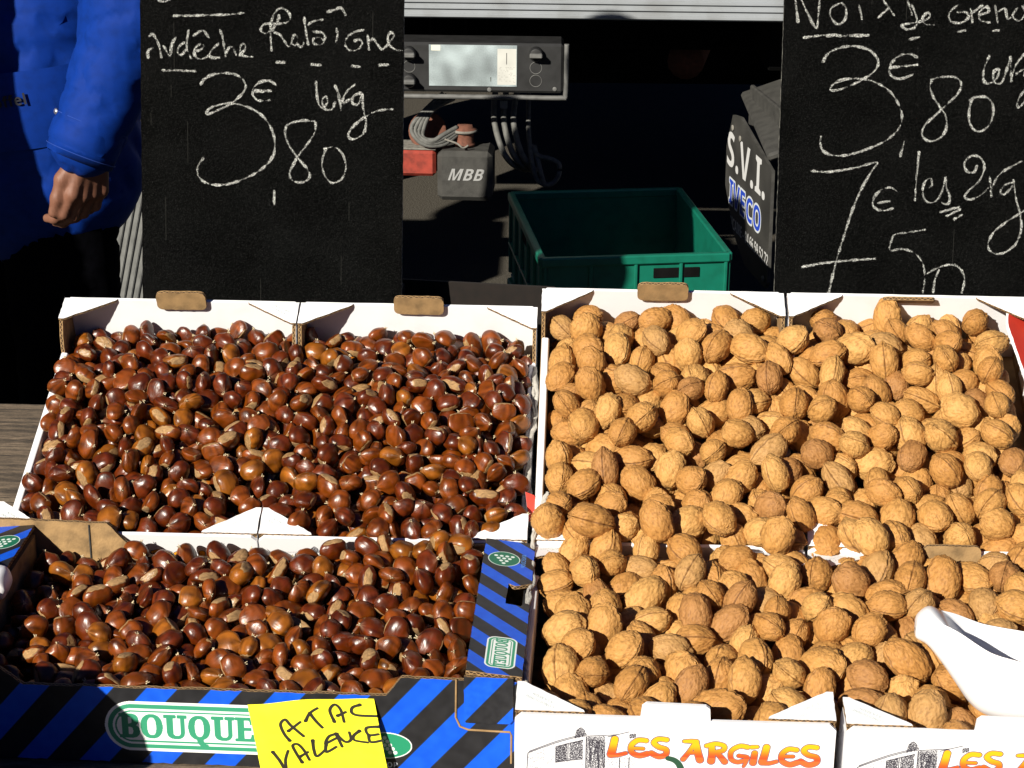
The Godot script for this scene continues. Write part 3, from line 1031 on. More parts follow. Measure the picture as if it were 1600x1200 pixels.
func fir_mark_round(im: Image, c: Vector2, r: float) -> void:
	for y in range(int(c.y - r - 2), int(c.y + r + 3)):
		for x in range(int(c.x - r - 2), int(c.x + r + 3)):
			if x < 0 or y < 0 or x >= im.get_width() or y >= im.get_height():
				continue
			var d := Vector2(x + 0.5, y + 0.5).distance_to(c)
			if d < r + 2:
				im.set_pixel(x, y, Color(0.85, 0.90, 0.88) if d > r - 1 else Color(0.10, 0.42, 0.31))
	for row in 4:
		for k in row + 1:
			dab(im, c + Vector2((1.8 - row) * r * 0.34, (k - row / 2.0) * r * 0.36), r * 0.13, Color(0.88, 0.92, 0.9))

func stamp_turned(im: Image, at: Vector2, cap: float) -> void:
	stamp(im, "ANECOOP", cap, at, Color(0.30, 0.55, 0.85), false, 1.0)

# ------------------------------------------------------------------ chalk boards
func board_image(px0: float, strokes: Array) -> Image:
	# two texture pixels to the photograph's pixel; board 411 x 820 of those
	var W := 822
	var H := 1640
	var im := Image.create(W, H, false, Image.FORMAT_RGB8)
	for y in H:
		for x in W:
			var g := 0.010 + noise.get_noise_2d(x * 0.35, y * 0.35) * 0.014 + noise.get_noise_2d(x * 40.0, y * 90.0) * 0.026
			var r := fine.get_noise_2d(x * 9.0, y * 9.0)
			if r > 0.42:
				g += (r - 0.42) * 0.55
			im.set_pixel(x, y, Color(g, g * 1.01, g * 1.0))
	for i in 900:
		var b := rng.randf_range(0.15, 0.5)
		im.set_pixel(rng.randi() % W, rng.randi() % H, Color(b, b, b))
	for i in 14:
		var x := rng.randf() * W
		var y := rng.randf() * H
		var l := rng.randf_range(30, 160)
		for q in int(l):
			im.set_pixel(clampi(int(x), 0, W - 1), clampi(int(y + q), 0, H - 1), Color(0.20, 0.20, 0.19))
	for z in strokes:
		for s in z[2]:
			var q := []
			for i in range(0, s.size(), 2):
				var p: Vector2 = z[0] + Vector2(s[i], s[i + 1]) / z[1]
				q.append(Vector2((p.x - px0 + p.y * 0.0097) * 2.0, (p.y + 94.0) * 2.0))
			chalk(im, q, z[3])
	return im

func build_board(label: String, xf: Transform3D, im: Image) -> void:
	var b := thing("chalk_board", label, "chalkboard", xf, "black price boards behind the trays")
	var w := 0.341
	var h := 0.68
	var poly := [Vector2(0, 0), Vector2(w, 0), Vector2(w, h), Vector2(0, h)]
	var face: StandardMaterial3D = tex_mat(im, 0.5) if im else mat(lin(0.004, 0.004, 0.004), 0.8)
	face.roughness = 0.8
	face.metallic_specular = 0.12
	part("slate_panel", board_sheet(poly, 0.008, face, M.underbody, M.worn_edge, Rect2(0, 0, w, h), 0.0003, 0.008), null, b)
	# a hinged strut holds it up
	part("strut", box_mesh(Vector3(0.03, 0.56, 0.012), 0.002), M.wood, b, T(Vector3(w / 2, 0.27, -0.075), Vector3(13, 0, 0)))

func worn_edge() -> StandardMaterial3D:
	var t := noise_tex(256, 64, 0.06, 44, [[0.0, Color(0.03, 0.03, 0.03)], [0.55, Color(0.08, 0.08, 0.08)], [0.66, Color(0.55, 0.54, 0.5)], [1.0, Color(0.8, 0.79, 0.75)]], FastNoiseLite.TYPE_SIMPLEX, 3)
	var m := mat(Color.WHITE, 0.8)
	m.albedo_texture = t
	m.uv1_scale = Vector3(4, 60, 1)
	return m

func build_boards() -> void:
	M.worn_edge = worn_edge()
	var A := Vector2(220, 0)
	var B := Vector2(400, 0)
	var C := Vector2(290, 90)
	var first := [
		[A, 7.27, [[190, 0, 230, 30, 300, 30, 350, 0], [150, -90, 190, -20], [620, -40, 700, -10, 770, -40], [380, 190, 560, 186, 780, 176, 1000, 168, 1180, 145], [82, 665, 80, 590, 140, 550], [100, 420, 140, 400, 190, 480, 215, 560, 230, 655], [260, 530, 330, 640, 350, 520, 400, 430],
			[490, 490, 430, 540, 420, 600, 460, 625, 520, 560], [550, 345, 530, 430, 525, 560, 570, 660], [600, 410, 710, 350, 775, 430], [620, 580, 690, 560, 715, 520, 680, 500, 625, 540, 605, 600, 640, 660, 700, 665, 770, 630],
			[885, 495, 830, 540, 785, 600, 800, 650, 890, 650], [905, 340, 935, 440, 960, 635], [965, 600, 1010, 530, 1050, 540, 1085, 620], [1120, 620, 1180, 560, 1190, 510, 1160, 490, 1130, 540, 1150, 620, 1270, 635], [240, 795, 300, 800, 400, 800, 520, 803, 620, 805], [242, 806, 330, 806]], 3.45],
		[B, 6.667, [[155, 230, 155, 360, 162, 512], [160, 230, 200, 130, 265, 80, 330, 110, 360, 160, 340, 215, 250, 240, 100, 245, 55, 300, 90, 340, 140, 320], [245, 150, 235, 200, 170, 310], [190, 330, 250, 350, 300, 420, 340, 470, 370, 430, 400, 350, 440, 390, 410, 460, 380, 440],
			[430, 440, 470, 475, 500, 430], [505, 175, 520, 300, 545, 450], [540, 250, 600, 210, 700, 190], [600, 315, 690, 325, 720, 370, 690, 440, 610, 440, 600, 390, 660, 370, 700, 400], [740, 115, 820, 90, 890, 70, 935, 145], [840, 280, 850, 340, 835, 415],
			[1125, 290, 1030, 310, 950, 370, 930, 450, 980, 500, 1060, 490, 1105, 430, 1080, 390, 1030, 400], [1165, 345, 1175, 490], [1170, 400, 1220, 380, 1260, 430, 1310, 485, 1350, 450], [1350, 460, 1400, 400, 1435, 340, 1400, 310, 1370, 370, 1400, 450, 1470, 490, 1560, 495],
			[215, 632, 300, 634], [580, 650, 680, 655], [1000, 660, 1080, 668], [1285, 645, 1380, 640]], 3.45],
		[C, 4.571, [[105, 190, 130, 150, 200, 115, 300, 105, 380, 125, 425, 180, 415, 230, 370, 280, 310, 325, 230, 365, 155, 395, 150, 370, 200, 340, 300, 318, 400, 330, 500, 370, 570, 430, 615, 510, 632, 600, 620, 680, 570, 750, 490, 810, 400, 855, 300, 890, 200, 900, 120, 880, 75, 830, 75, 770, 115, 710],
			[640, 180, 600, 155, 530, 165, 480, 210, 480, 260, 520, 295, 600, 290], [495, 225, 605, 225], [497, 230, 560, 232], [930, 155, 935, 230, 945, 300, 975, 340, 1010, 300, 1000, 260, 975, 280, 985, 340, 1040, 350, 1065, 300], [1065, 180, 1090, 240, 1110, 355], [1110, 300, 1150, 220, 1210, 170], [1130, 300, 1180, 270],
			[1250, 230, 1200, 250, 1190, 300, 1230, 310, 1260, 240, 1265, 330, 1285, 430, 1275, 500, 1230, 545, 1175, 555, 1160, 520, 1200, 460, 1290, 390, 1380, 350, 1475, 340], [920, 435, 830, 430, 730, 460, 705, 520, 730, 600, 790, 690, 860, 770, 880, 830, 830, 870, 760, 860, 735, 810, 765, 740, 800, 680, 870, 590, 920, 510, 925, 440],
			[1000, 625, 970, 720, 985, 810, 1040, 870, 1110, 840, 1140, 760, 1120, 670, 1060, 615, 985, 630], [622, 930, 620, 1040], [626, 935, 624, 1035]], 3.45]]
	var D := Vector2(1200, 0)
	var E := Vector2(1250, 50)
	var F := Vector2(1230, 220)
	var second := [
		[D, 4.0, [[100, -60, 112, 40, 125, 120], [130, -40, 190, 80, 240, 155, 250, 60, 255, -40], [380, 0, 330, 30, 325, 80, 370, 130, 415, 100, 420, 30, 390, 0], [500, 10, 520, 95], [650, -20, 720, 70], [690, 20, 620, 85], [800, -20, 830, 65], [825, 0, 860, 90, 850, 140, 800, 155, 770, 130, 830, 115, 900, 100, 940, 75, 930, 50, 895, 80, 915, 120, 970, 125],
			[1110, 0, 1060, 50, 1070, 100, 1130, 110, 1175, 80, 1165, 45, 1110, 45], [1190, 20, 1205, 110], [1200, 50, 1260, 0], [1240, 60, 1300, 40, 1290, 10, 1245, 40, 1250, 90, 1310, 105], [1340, 0, 1360, 105], [1355, 40, 1400, 20, 1420, 80, 1440, 70], [1480, 10, 1450, 60, 1490, 90, 1530, 50, 1510, 0], [1585, -40, 1600, 90, 1640, 70], [1115, 165, 1165, 155], [1330, 155, 1370, 152], [1550, 150, 1600, 150], [160, 215, 330, 195, 565, 195], [300, 202, 560, 200], [820, 215, 880, 200]], 3.45],
		[E, 4.571, [[100, 185, 130, 130, 200, 90, 310, 72, 420, 95, 480, 150, 490, 200, 460, 250, 400, 295, 310, 345, 220, 380, 160, 385, 170, 350, 240, 310, 350, 300, 450, 315, 560, 370, 630, 450, 670, 540, 665, 620, 620, 690, 540, 750, 430, 800, 310, 840, 200, 850, 120, 820, 95, 760, 100, 715],
			[765, 145, 720, 122, 650, 130, 590, 180, 570, 240, 600, 285, 660, 295, 740, 265], [575, 215, 640, 210, 770, 195], [577, 220, 640, 214], [870, 300, 940, 280, 1040, 280, 1085, 330, 1060, 400, 1000, 460, 920, 540, 840, 620, 820, 690, 870, 735, 950, 710, 990, 640, 985, 560, 940, 490, 890, 420, 865, 350, 875, 310],
			[1165, 430, 1150, 500, 1150, 580, 1180, 640, 1230, 660, 1290, 620, 1320, 540, 1310, 460, 1260, 415, 1180, 420, 1150, 440], [1275, 125, 1245, 210, 1240, 290, 1270, 320, 1330, 290, 1350, 220, 1310, 240, 1320, 310, 1370, 310, 1400, 230, 1425, 130], [1425, 130, 1440, 300], [1440, 270, 1470, 180, 1520, 110],
			[1470, 250, 1530, 210, 1580, 190, 1540, 220, 1530, 260, 1570, 240, 1580, 190, 1575, 320, 1550, 420, 1500, 485, 1490, 440, 1540, 360, 1620, 310], [695, 740, 670, 845]], 3.45],
		[F, 4.324, [[125, 175, 220, 180, 340, 165, 450, 140, 565, 108, 530, 170, 470, 280, 410, 430, 360, 600, 310, 780, 270, 970, 255, 1040], [75, 830, 200, 805, 400, 780, 570, 765], [75, 834, 160, 818], [705, 300, 650, 278, 580, 310, 545, 370, 560, 420, 620, 435, 680, 420], [580, 385, 660, 370], [843, 35, 835, 180, 830, 365], [847, 35, 839, 180],
			[900, 280, 940, 260, 930, 210, 890, 240, 880, 310, 910, 370, 970, 365, 1010, 300, 1030, 200], [1030, 200, 1040, 270, 1065, 340, 1050, 385, 1010, 375], [1005, 440, 1130, 400], [1050, 465, 1140, 415], [1100, 485, 1150, 455], [1240, 120, 1220, 165, 1170, 155, 1155, 100, 1200, 55, 1260, 65, 1290, 130, 1260, 220, 1190, 290, 1165, 330, 1200, 350, 1270, 320, 1320, 270],
			[1330, 195, 1345, 325], [1345, 270, 1400, 170, 1540, 85], [1490, 225, 1430, 250, 1405, 295, 1430, 310, 1480, 260, 1490, 215, 1510, 330, 1545, 450, 1555, 550, 1520, 650, 1440, 710, 1370, 710, 1335, 660, 1370, 570, 1450, 500, 1540, 440, 1620, 390], [905, 560, 800, 580, 705, 595, 680, 640, 672, 705, 760, 695, 850, 730, 900, 800, 915, 900, 905, 990],
			[930, 860, 1000, 820, 1090, 795, 1150, 820, 1185, 890, 1170, 990], [1010, 830, 985, 900, 975, 990]], 3.2]]
	var lean := Basis(Vector3.UP, deg_to_rad(-2.0)) * Basis(Vector3.RIGHT, deg_to_rad(-13.0))
	build_board("black chalkboard priced 3.80 for chestnuts, beside the blue jacket", Transform3D(lean, Vector3(-0.488, TABLE_Y + 0.002, -2.43)), board_image(220.0, first))
	build_board("tall plain black chalkboard at the far end, beyond the vendor", Transform3D(lean * Basis.from_scale(Vector3(1.0, 1.46, 1.0)), Vector3(-1.355, TABLE_Y + 0.002, -2.40)), null)
	build_board("black chalkboard priced for walnuts, standing behind the walnut trays", Transform3D(lean, Vector3(0.343, TABLE_Y + 0.002, -2.44)), board_image(1209.0, second))

# ------------------------------------------------------------------ nuts
const ORD := ["first", "second", "third", "fourth", "fifth", "sixth", "seventh", "eighth", "ninth", "tenth", "eleventh", "twelfth", "thirteenth", "fourteenth", "fifteenth", "sixteenth", "seventeenth", "eighteenth", "nineteenth", "twentieth",
	"twenty-first", "twenty-second", "twenty-third", "twenty-fourth", "twenty-fifth", "twenty-sixth", "twenty-seventh", "twenty-eighth", "twenty-ninth", "thirtieth", "thirty-first", "thirty-second", "thirty-third", "thirty-fourth"]
const CHEST_TONE := ["dark mahogany", "reddish brown", "orange brown"]
const WAL_TONE := ["golden", "honey brown", "pale tan", "dusky brown", "olive tan"]

# shape of a chestnut: y runs from the scar (-) to the tip (+); half sizes in metres
func chest_point(th: float, ph: float, q: Dictionary, lift := 0.0) -> Vector3:
	var sx := sin(th)
	var e: float = q.e
	var cx := signf(cos(ph)) * pow(absf(cos(ph)), e)
	var cz := signf(sin(ph)) * pow(absf(sin(ph)), e)
	var y := cos(th)
	var rad := pow(sx, 0.86)
	if th < 0.9:
		rad *= lerpf(0.80, 1.0, th / 0.9)
		y += 0.16 * pow(1.0 - th / 0.9, 2.0)
	if y < -0.72:
		y = -0.72 + (y + 0.72) * 0.45
	var p := Vector3(cx * rad * q.a, y * q.b, cz * rad * q.c)
	if p.z < 0.0:
		p.z *= q.flat
	var d := fine.get_noise_3d(p.x * 1500.0 + q.s * 31.0, p.y * 1500.0, p.z * 1500.0) * 0.0009
	return p * (1.0 + (d + lift) / maxf(0.006, p.length()))

func chest_colour(p: Vector3, th: float, ph: float, q: Dictionary) -> Color:
	var tone: Array = [[0.084, 0.0142, 0.0030], [0.140, 0.0300, 0.0036], [0.195, 0.058, 0.0060]][q.tone]
	var st := noise.get_noise_2d(ph * 190.0 + q.s * 70.0, th * 10.0) * 0.5 + noise.get_noise_2d(ph * 640.0, th * 16.0 + q.s * 9.0) * 0.5
	var big := noise.get_noise_3d(p.x * 9000.0, p.y * 5000.0, p.z * 9000.0 + q.s * 40.0)
	var k := maxf(0.3, 1.0 + st * 1.2 + big * 0.7)
	var c := Color(tone[0] * k, tone[1] * maxf(0.25, k * 1.05 - 0.02), tone[2] * k)
	# silky grey round the tip, lighter round the scar
	if th < 0.5:
		c = c.lerp(Color(0.34, 0.25, 0.16), (1.0 - th / 0.5) * 0.55 * clampf(0.4 + st * 2.5, 0, 1))
	return c

func chest_shape(q: Dictionary, into: MB) -> void:
	var rows := []
	var cols := []
	for i in 17:
		var th := PI * i / 16.0
		var row := []
		var cr := []
		for j in 24:
			var ph := TAU * j / 24.0
			var p := chest_point(th, ph, q)
			row.append(p)
			cr.append(chest_colour(p, th, ph, q))
		rows.append(row)
		cols.append(cr)
	into.sheet(rows, true, true, cols)

func scar_shape(q: Dictionary, into: MB) -> void:
	var rows := []
	var cols := []
	var n := 20
	for i in 6:
		var row := []
		var cr := []
		for j in n:
			var ph := TAU * j / n
			var reach: float = q.scar * (0.72 + 0.42 * cos(ph) * cos(ph)) * (1.0 + 0.35 * noise.get_noise_2d(j * 60.0, q.s * 900.0))
			var f := i / 5.0
			var th := PI - reach * f
			row.append(chest_point(th, ph, q, 0.00035 if i < 5 else -0.0003))
			var g := 1.0 + 0.5 * fine.get_noise_2d(j * 61.0 + q.s * 11.0, i * 47.0)
			g *= 0.62 if i == 5 else 1.0
			cr.append(Color(0.30 * g, 0.175 * g, 0.075 * g))
		rows.append(row)
		cols.append(cr)
	into.sheet(rows, true, false, cols)

func tuft_shape(q: Dictionary, into: MB) -> void:
	into.col = Color(0.62, 0.50, 0.31)
	var top := chest_point(0.0, 0.0, q)
	for k in 3:
		var a: float = k * 2.2 + q.s
		var tip: Vector3 = top + Vector3(cos(a) * 0.0022, 0.0014 + 0.0012 * sin(k * 2.1 + q.s), sin(a) * 0.0018)
		into.tube([top + Vector3(cos(a) * 0.0007, -0.0012, sin(a) * 0.0007), top.lerp(tip, 0.6) + Vector3(0, 0.0006, 0), tip], [0.0008, 0.0005, 0.0002], 5, true)
	into.col = Color.WHITE

func wal_point(th: float, ph: float, q: Dictionary, seam: float) -> Vector3:
	# long axis y, seam in the plane x = 0 (ph = +-90 degrees); th from the pointed end
	var s := sin(th)
	var y: float = cos(th) * q.b
	if th < 0.5:
		y += 0.0016 * pow(1.0 - th / 0.5, 2.0)
	if th > PI - 0.5:
		y += 0.0004
	var rad := pow(s, 0.90)
	var p := Vector3(cos(ph) * rad * q.a, y, sin(ph) * rad * q.c)
	# veins that run along the shell and branch
	var nse := vein_field(p, q)
	var vein := 1.0 - smoothstep(0.0, 0.34, absf(nse))
	var low := noise.get_noise_3d(p.x * 9500.0, p.y * 7000.0 + q.s * 77.0, p.z * 9500.0)
	var lift := low * 0.0009 - vein * 0.00095
	# the two halves meet in a raised rib with a fine groove
	var off := (PI / 2 - absf(ph)) * s
	lift += 0.0026 * exp(-pow(off / 0.14, 2.0)) * (0.8 + 0.4 * low)
	if seam > 0.0:
		lift -= 0.0021
	return p + Vector3(p.x / (q.a * q.a), p.y / (q.b * q.b), p.z / (q.c * q.c)).normalized() * lift

func vein_field(p: Vector3, q: Dictionary) -> float:
	var wx := noise.get_noise_3d(p.x * 8000.0, p.y * 8000.0, p.z * 8000.0 + q.s * 13.0) * 0.0035
	var wz := noise.get_noise_3d(p.z * 8000.0 + 50.0, p.y * 8000.0, p.x * 8000.0 + q.s * 7.0) * 0.0035
	return noise.get_noise_3d((p.x + wx) * 19000.0 + q.s * 200.0, p.y * 3000.0, (p.z + wz) * 19000.0)

func wal_half(q: Dictionary, side: float, into: MB) -> void:
	var rows := []
	var cols := []
	var nt := 42
	var np := 34
	for i in nt + 1:
		var th := 0.015 + (PI - 0.03) * i / nt
		var row := []
		var cr := []
		for j in np + 1:
			var ph := -PI / 2 + PI * j / np
			var edge := 1.0 if j == 0 or j == np else 0.0
			var p := wal_point(th, ph, q, edge)
			var nse := vein_field(p, q)
			var g := 1.0 - 0.34 * (1.0 - smoothstep(0.0, 0.20, absf(nse))) + 0.16 * fine.get_noise_3d(p.x * 2500.0, p.y * 1500.0, p.z * 2500.0 + q.s * 5.0)
			if edge > 0.0:
				g *= 0.38
			p.x *= side
			row.append(p)
			cr.append(Color(minf(1.0, g), minf(1.0, pow(g, 1.15)), minf(1.0, pow(g, 1.35))))
		rows.append(row)
		cols.append(cr)
	into.sheet(rows, false, side > 0.0, cols)

class Heap:
	var cells := {}
	var nuts := []          # [position, radius, mean contact]
	const CS := 0.045

	func key(x: float, z: float) -> int:
		return (int(floor(x / CS)) + 512) * 4096 + int(floor(z / CS)) + 512

	func rest(x: float, z: float, r: float, floor_y: float) -> float:
		var y := floor_y + r
		var cx := int(floor(x / CS)) + 512
		var cz := int(floor(z / CS)) + 512
		for i in range(cx - 1, cx + 2):
			for j in range(cz - 1, cz + 2):
				var k := i * 4096 + j
				if cells.has(k):
					for o in cells[k]:
						var dx: float = o.x - x
						var dz: float = o.z - z
						var rr: float = (o.w + r)
						var d2 := rr * rr - dx * dx - dz * dz
						if d2 > 0.0:
							y = maxf(y, o.y + sqrt(d2))
		return y

	func put(p: Vector3, r: float) -> void:
		var k := key(p.x, p.z)
		if not cells.has(k):
			cells[k] = []
		cells[k].append(Vector4(p.x, p.y, p.z, r))
		nuts.append([p, r])

func fill_height(kind: String, x: float, z: float) -> float:
	var f := 0.0
	match kind:
		"chest_back":
			var u := x / (TW * 2)
			var v := z / D1
			f = H1 - 0.034 + 0.034 * smoothstep(0.0, 0.40, v) + 0.004 * smoothstep(0.75, 1.0, v)
			f -= 0.016 * (1.0 - smoothstep(0.0, 0.22, u)) * (0.4 + v)
			f -= 0.020 * (1.0 - smoothstep(0.0, 0.06, u)) * smoothstep(0.25, 0.9, v)
			f -= 0.012 * smoothstep(0.93, 1.0, u)
			f += 0.008 * (1.0 - absf(fposmod(u * 2.0, 1.0) - 0.5) * 2.0)
		"wal_back":
			var u := x / (TW * 2 + 0.004)
			var v := z / D1
			f = H1 - 0.012 + 0.026 * smoothstep(0.0, 0.25, v) + 0.010 * smoothstep(0.7, 1.0, v)
			f -= 0.018 * (1.0 - smoothstep(0.0, 0.10, u)) * (1.0 - v * 0.7)
			f -= 0.050 * maxf(0.0, 1.0 - absf(u - 0.5) / 0.075) * (1.0 - smoothstep(0.08, 0.20, v))
		"wal_front":
			var u := x / (TW * 2 + 0.007)
			var v := z / D2
			f = H2 + 0.022 - 0.026 * smoothstep(0.10, 0.95, v)
			f -= 0.016 * (1.0 - smoothstep(0.0, 0.10, u))
			f -= 0.012 * maxf(0.0, 1.0 - absf(u - 0.5) / 0.10) * smoothstep(0.55, 0.9, v)
			f -= 0.018 * smoothstep(0.34, 0.42, u) * (1.0 - smoothstep(0.60, 0.70, u)) * (1.0 - smoothstep(0.04, 0.16, v))
			f -= 0.030 * maxf(0.0, 1.0 - absf(u - 0.756) / 0.085) * (1.0 - smoothstep(0.05, 0.20, v))
			f -= 0.020 * smoothstep(0.62, 0.78, u) * smoothstep(0.45, 0.7, v)
		"chest_front":
			var u := x / BW
			var v := z / BD
			f = BH - 0.012 - 0.016 * smoothstep(0.15, 0.8, v)
			f -= 0.014 * (1.0 - smoothstep(0.08, 0.40, u))
			f += 0.006 * (1.0 - smoothstep(0.0, 0.35, v)) + 0.022 * (1.0 - smoothstep(0.0, 0.40, v)) * smoothstep(0.50, 0.8, u)
	return f

func fill(kind: String, x0: float, x1: float, z0: float, z1: float, r0: float, walls: Array, gus: Array) -> Array:
	var h := Heap.new()
	var fails := 0
	while fails < 110 and h.nuts.size() < 2200:
		var r := r0 * rng.randf_range(0.87, 1.12)
		var best := 1e9
		var bp := Vector3.ZERO
		for k in 11:
			var x := rng.randf_range(x0 + r, x1 - r)
			var z := rng.randf_range(z0 + r, z1 - r)
			var y := h.rest(x, z, r, 0.008)
			# roll downhill a little
			for s in 4:
				var nx := clampf(x + rng.randf_range(-0.6, 0.6) * r, x0 + r, x1 - r)
				var nz := clampf(z + rng.randf_range(-0.6, 0.6) * r, z0 + r, z1 - r)
				var ny := h.rest(nx, nz, r, 0.008)
				if ny < y:
					x = nx
					z = nz
					y = ny
			for gx in gus[0]:
				for gz in gus[1]:
					if absf(x - gx) / 0.070 + absf(z - gz) / 0.044 < 1.0 + r * 12.0 and y + r > gus[2] - 0.002:
						y += 1.0
			for w in walls:
				# w: x of the wall, its height
				var wh: float = w[3] - 0.003 if z < 0.060 or z > w[2] - 0.060 else w[1]
				if absf(x - w[0]) < r and y < wh + r:
					if y < wh:
						y += 1.0
					else:
						y = maxf(y, wh + sqrt(maxf(0.0, r * r - (x - w[0]) * (x - w[0]))))
			var score := y + r * 0.55 - fill_height(kind, x, z)
			if score < best:
				best = score
				bp = Vector3(x, y, z)
		if best > 0.0:
			fails += 1
			continue
		fails = 0
		h.put(bp, r)
	return h.nuts

# walnuts that lie on the walls between the two rows, touching those of both
func spill(hp: Array, others: Array) -> Array:
	var h := Heap.new()
	for n in hp:
		h.put(n[0], n[1])
	var inv := row2.affine_inverse()
	for n in others:
		if n.kind == "walnut":
			var p: Vector3 = inv * n.xf.origin
			if p.z > -0.09:
				h.put(p, n.r)
	var out := []
	for x in [0.022, 0.056, 0.090, 0.125, 0.160, 0.194, 0.262, 0.362, 0.546]:
		for t in 2:
			var r := rng.randf_range(0.0158, 0.0184)
			var bx := 0.0
			var bz := 0.0
			var by := 1e9
			for k in 14:
				var xx: float = x + rng.randf_range(-0.010, 0.010)
				var zz: float = rng.randf_range(-0.030, 0.004) if t == 0 else rng.randf_range(0.0, 0.030)
				var yy := h.rest(xx, zz, r, H2 + 0.002)
				if yy < by:
					by = yy
					bx = xx
					bz = zz
			if by > H2 + 0.040:
				continue
			h.put(Vector3(bx, by, bz), r)
			out.append([Vector3(bx, by, bz), r])
	return out

func project(p: Vector3) -> Vector3:
	# where a point shows in a 1600 x 1200 frame, and how far off it is
	var q := cam.transform.affine_inverse() * p
	return Vector3(800.0 + q.x / -q.z * FPX, 600.0 - q.y / -q.z * FPX, -q.z)

func random_turn() -> Basis:
	var q := Quaternion(rng.randfn(), rng.randfn(), rng.randfn(), rng.randfn()).normalized()
	return Basis(q)

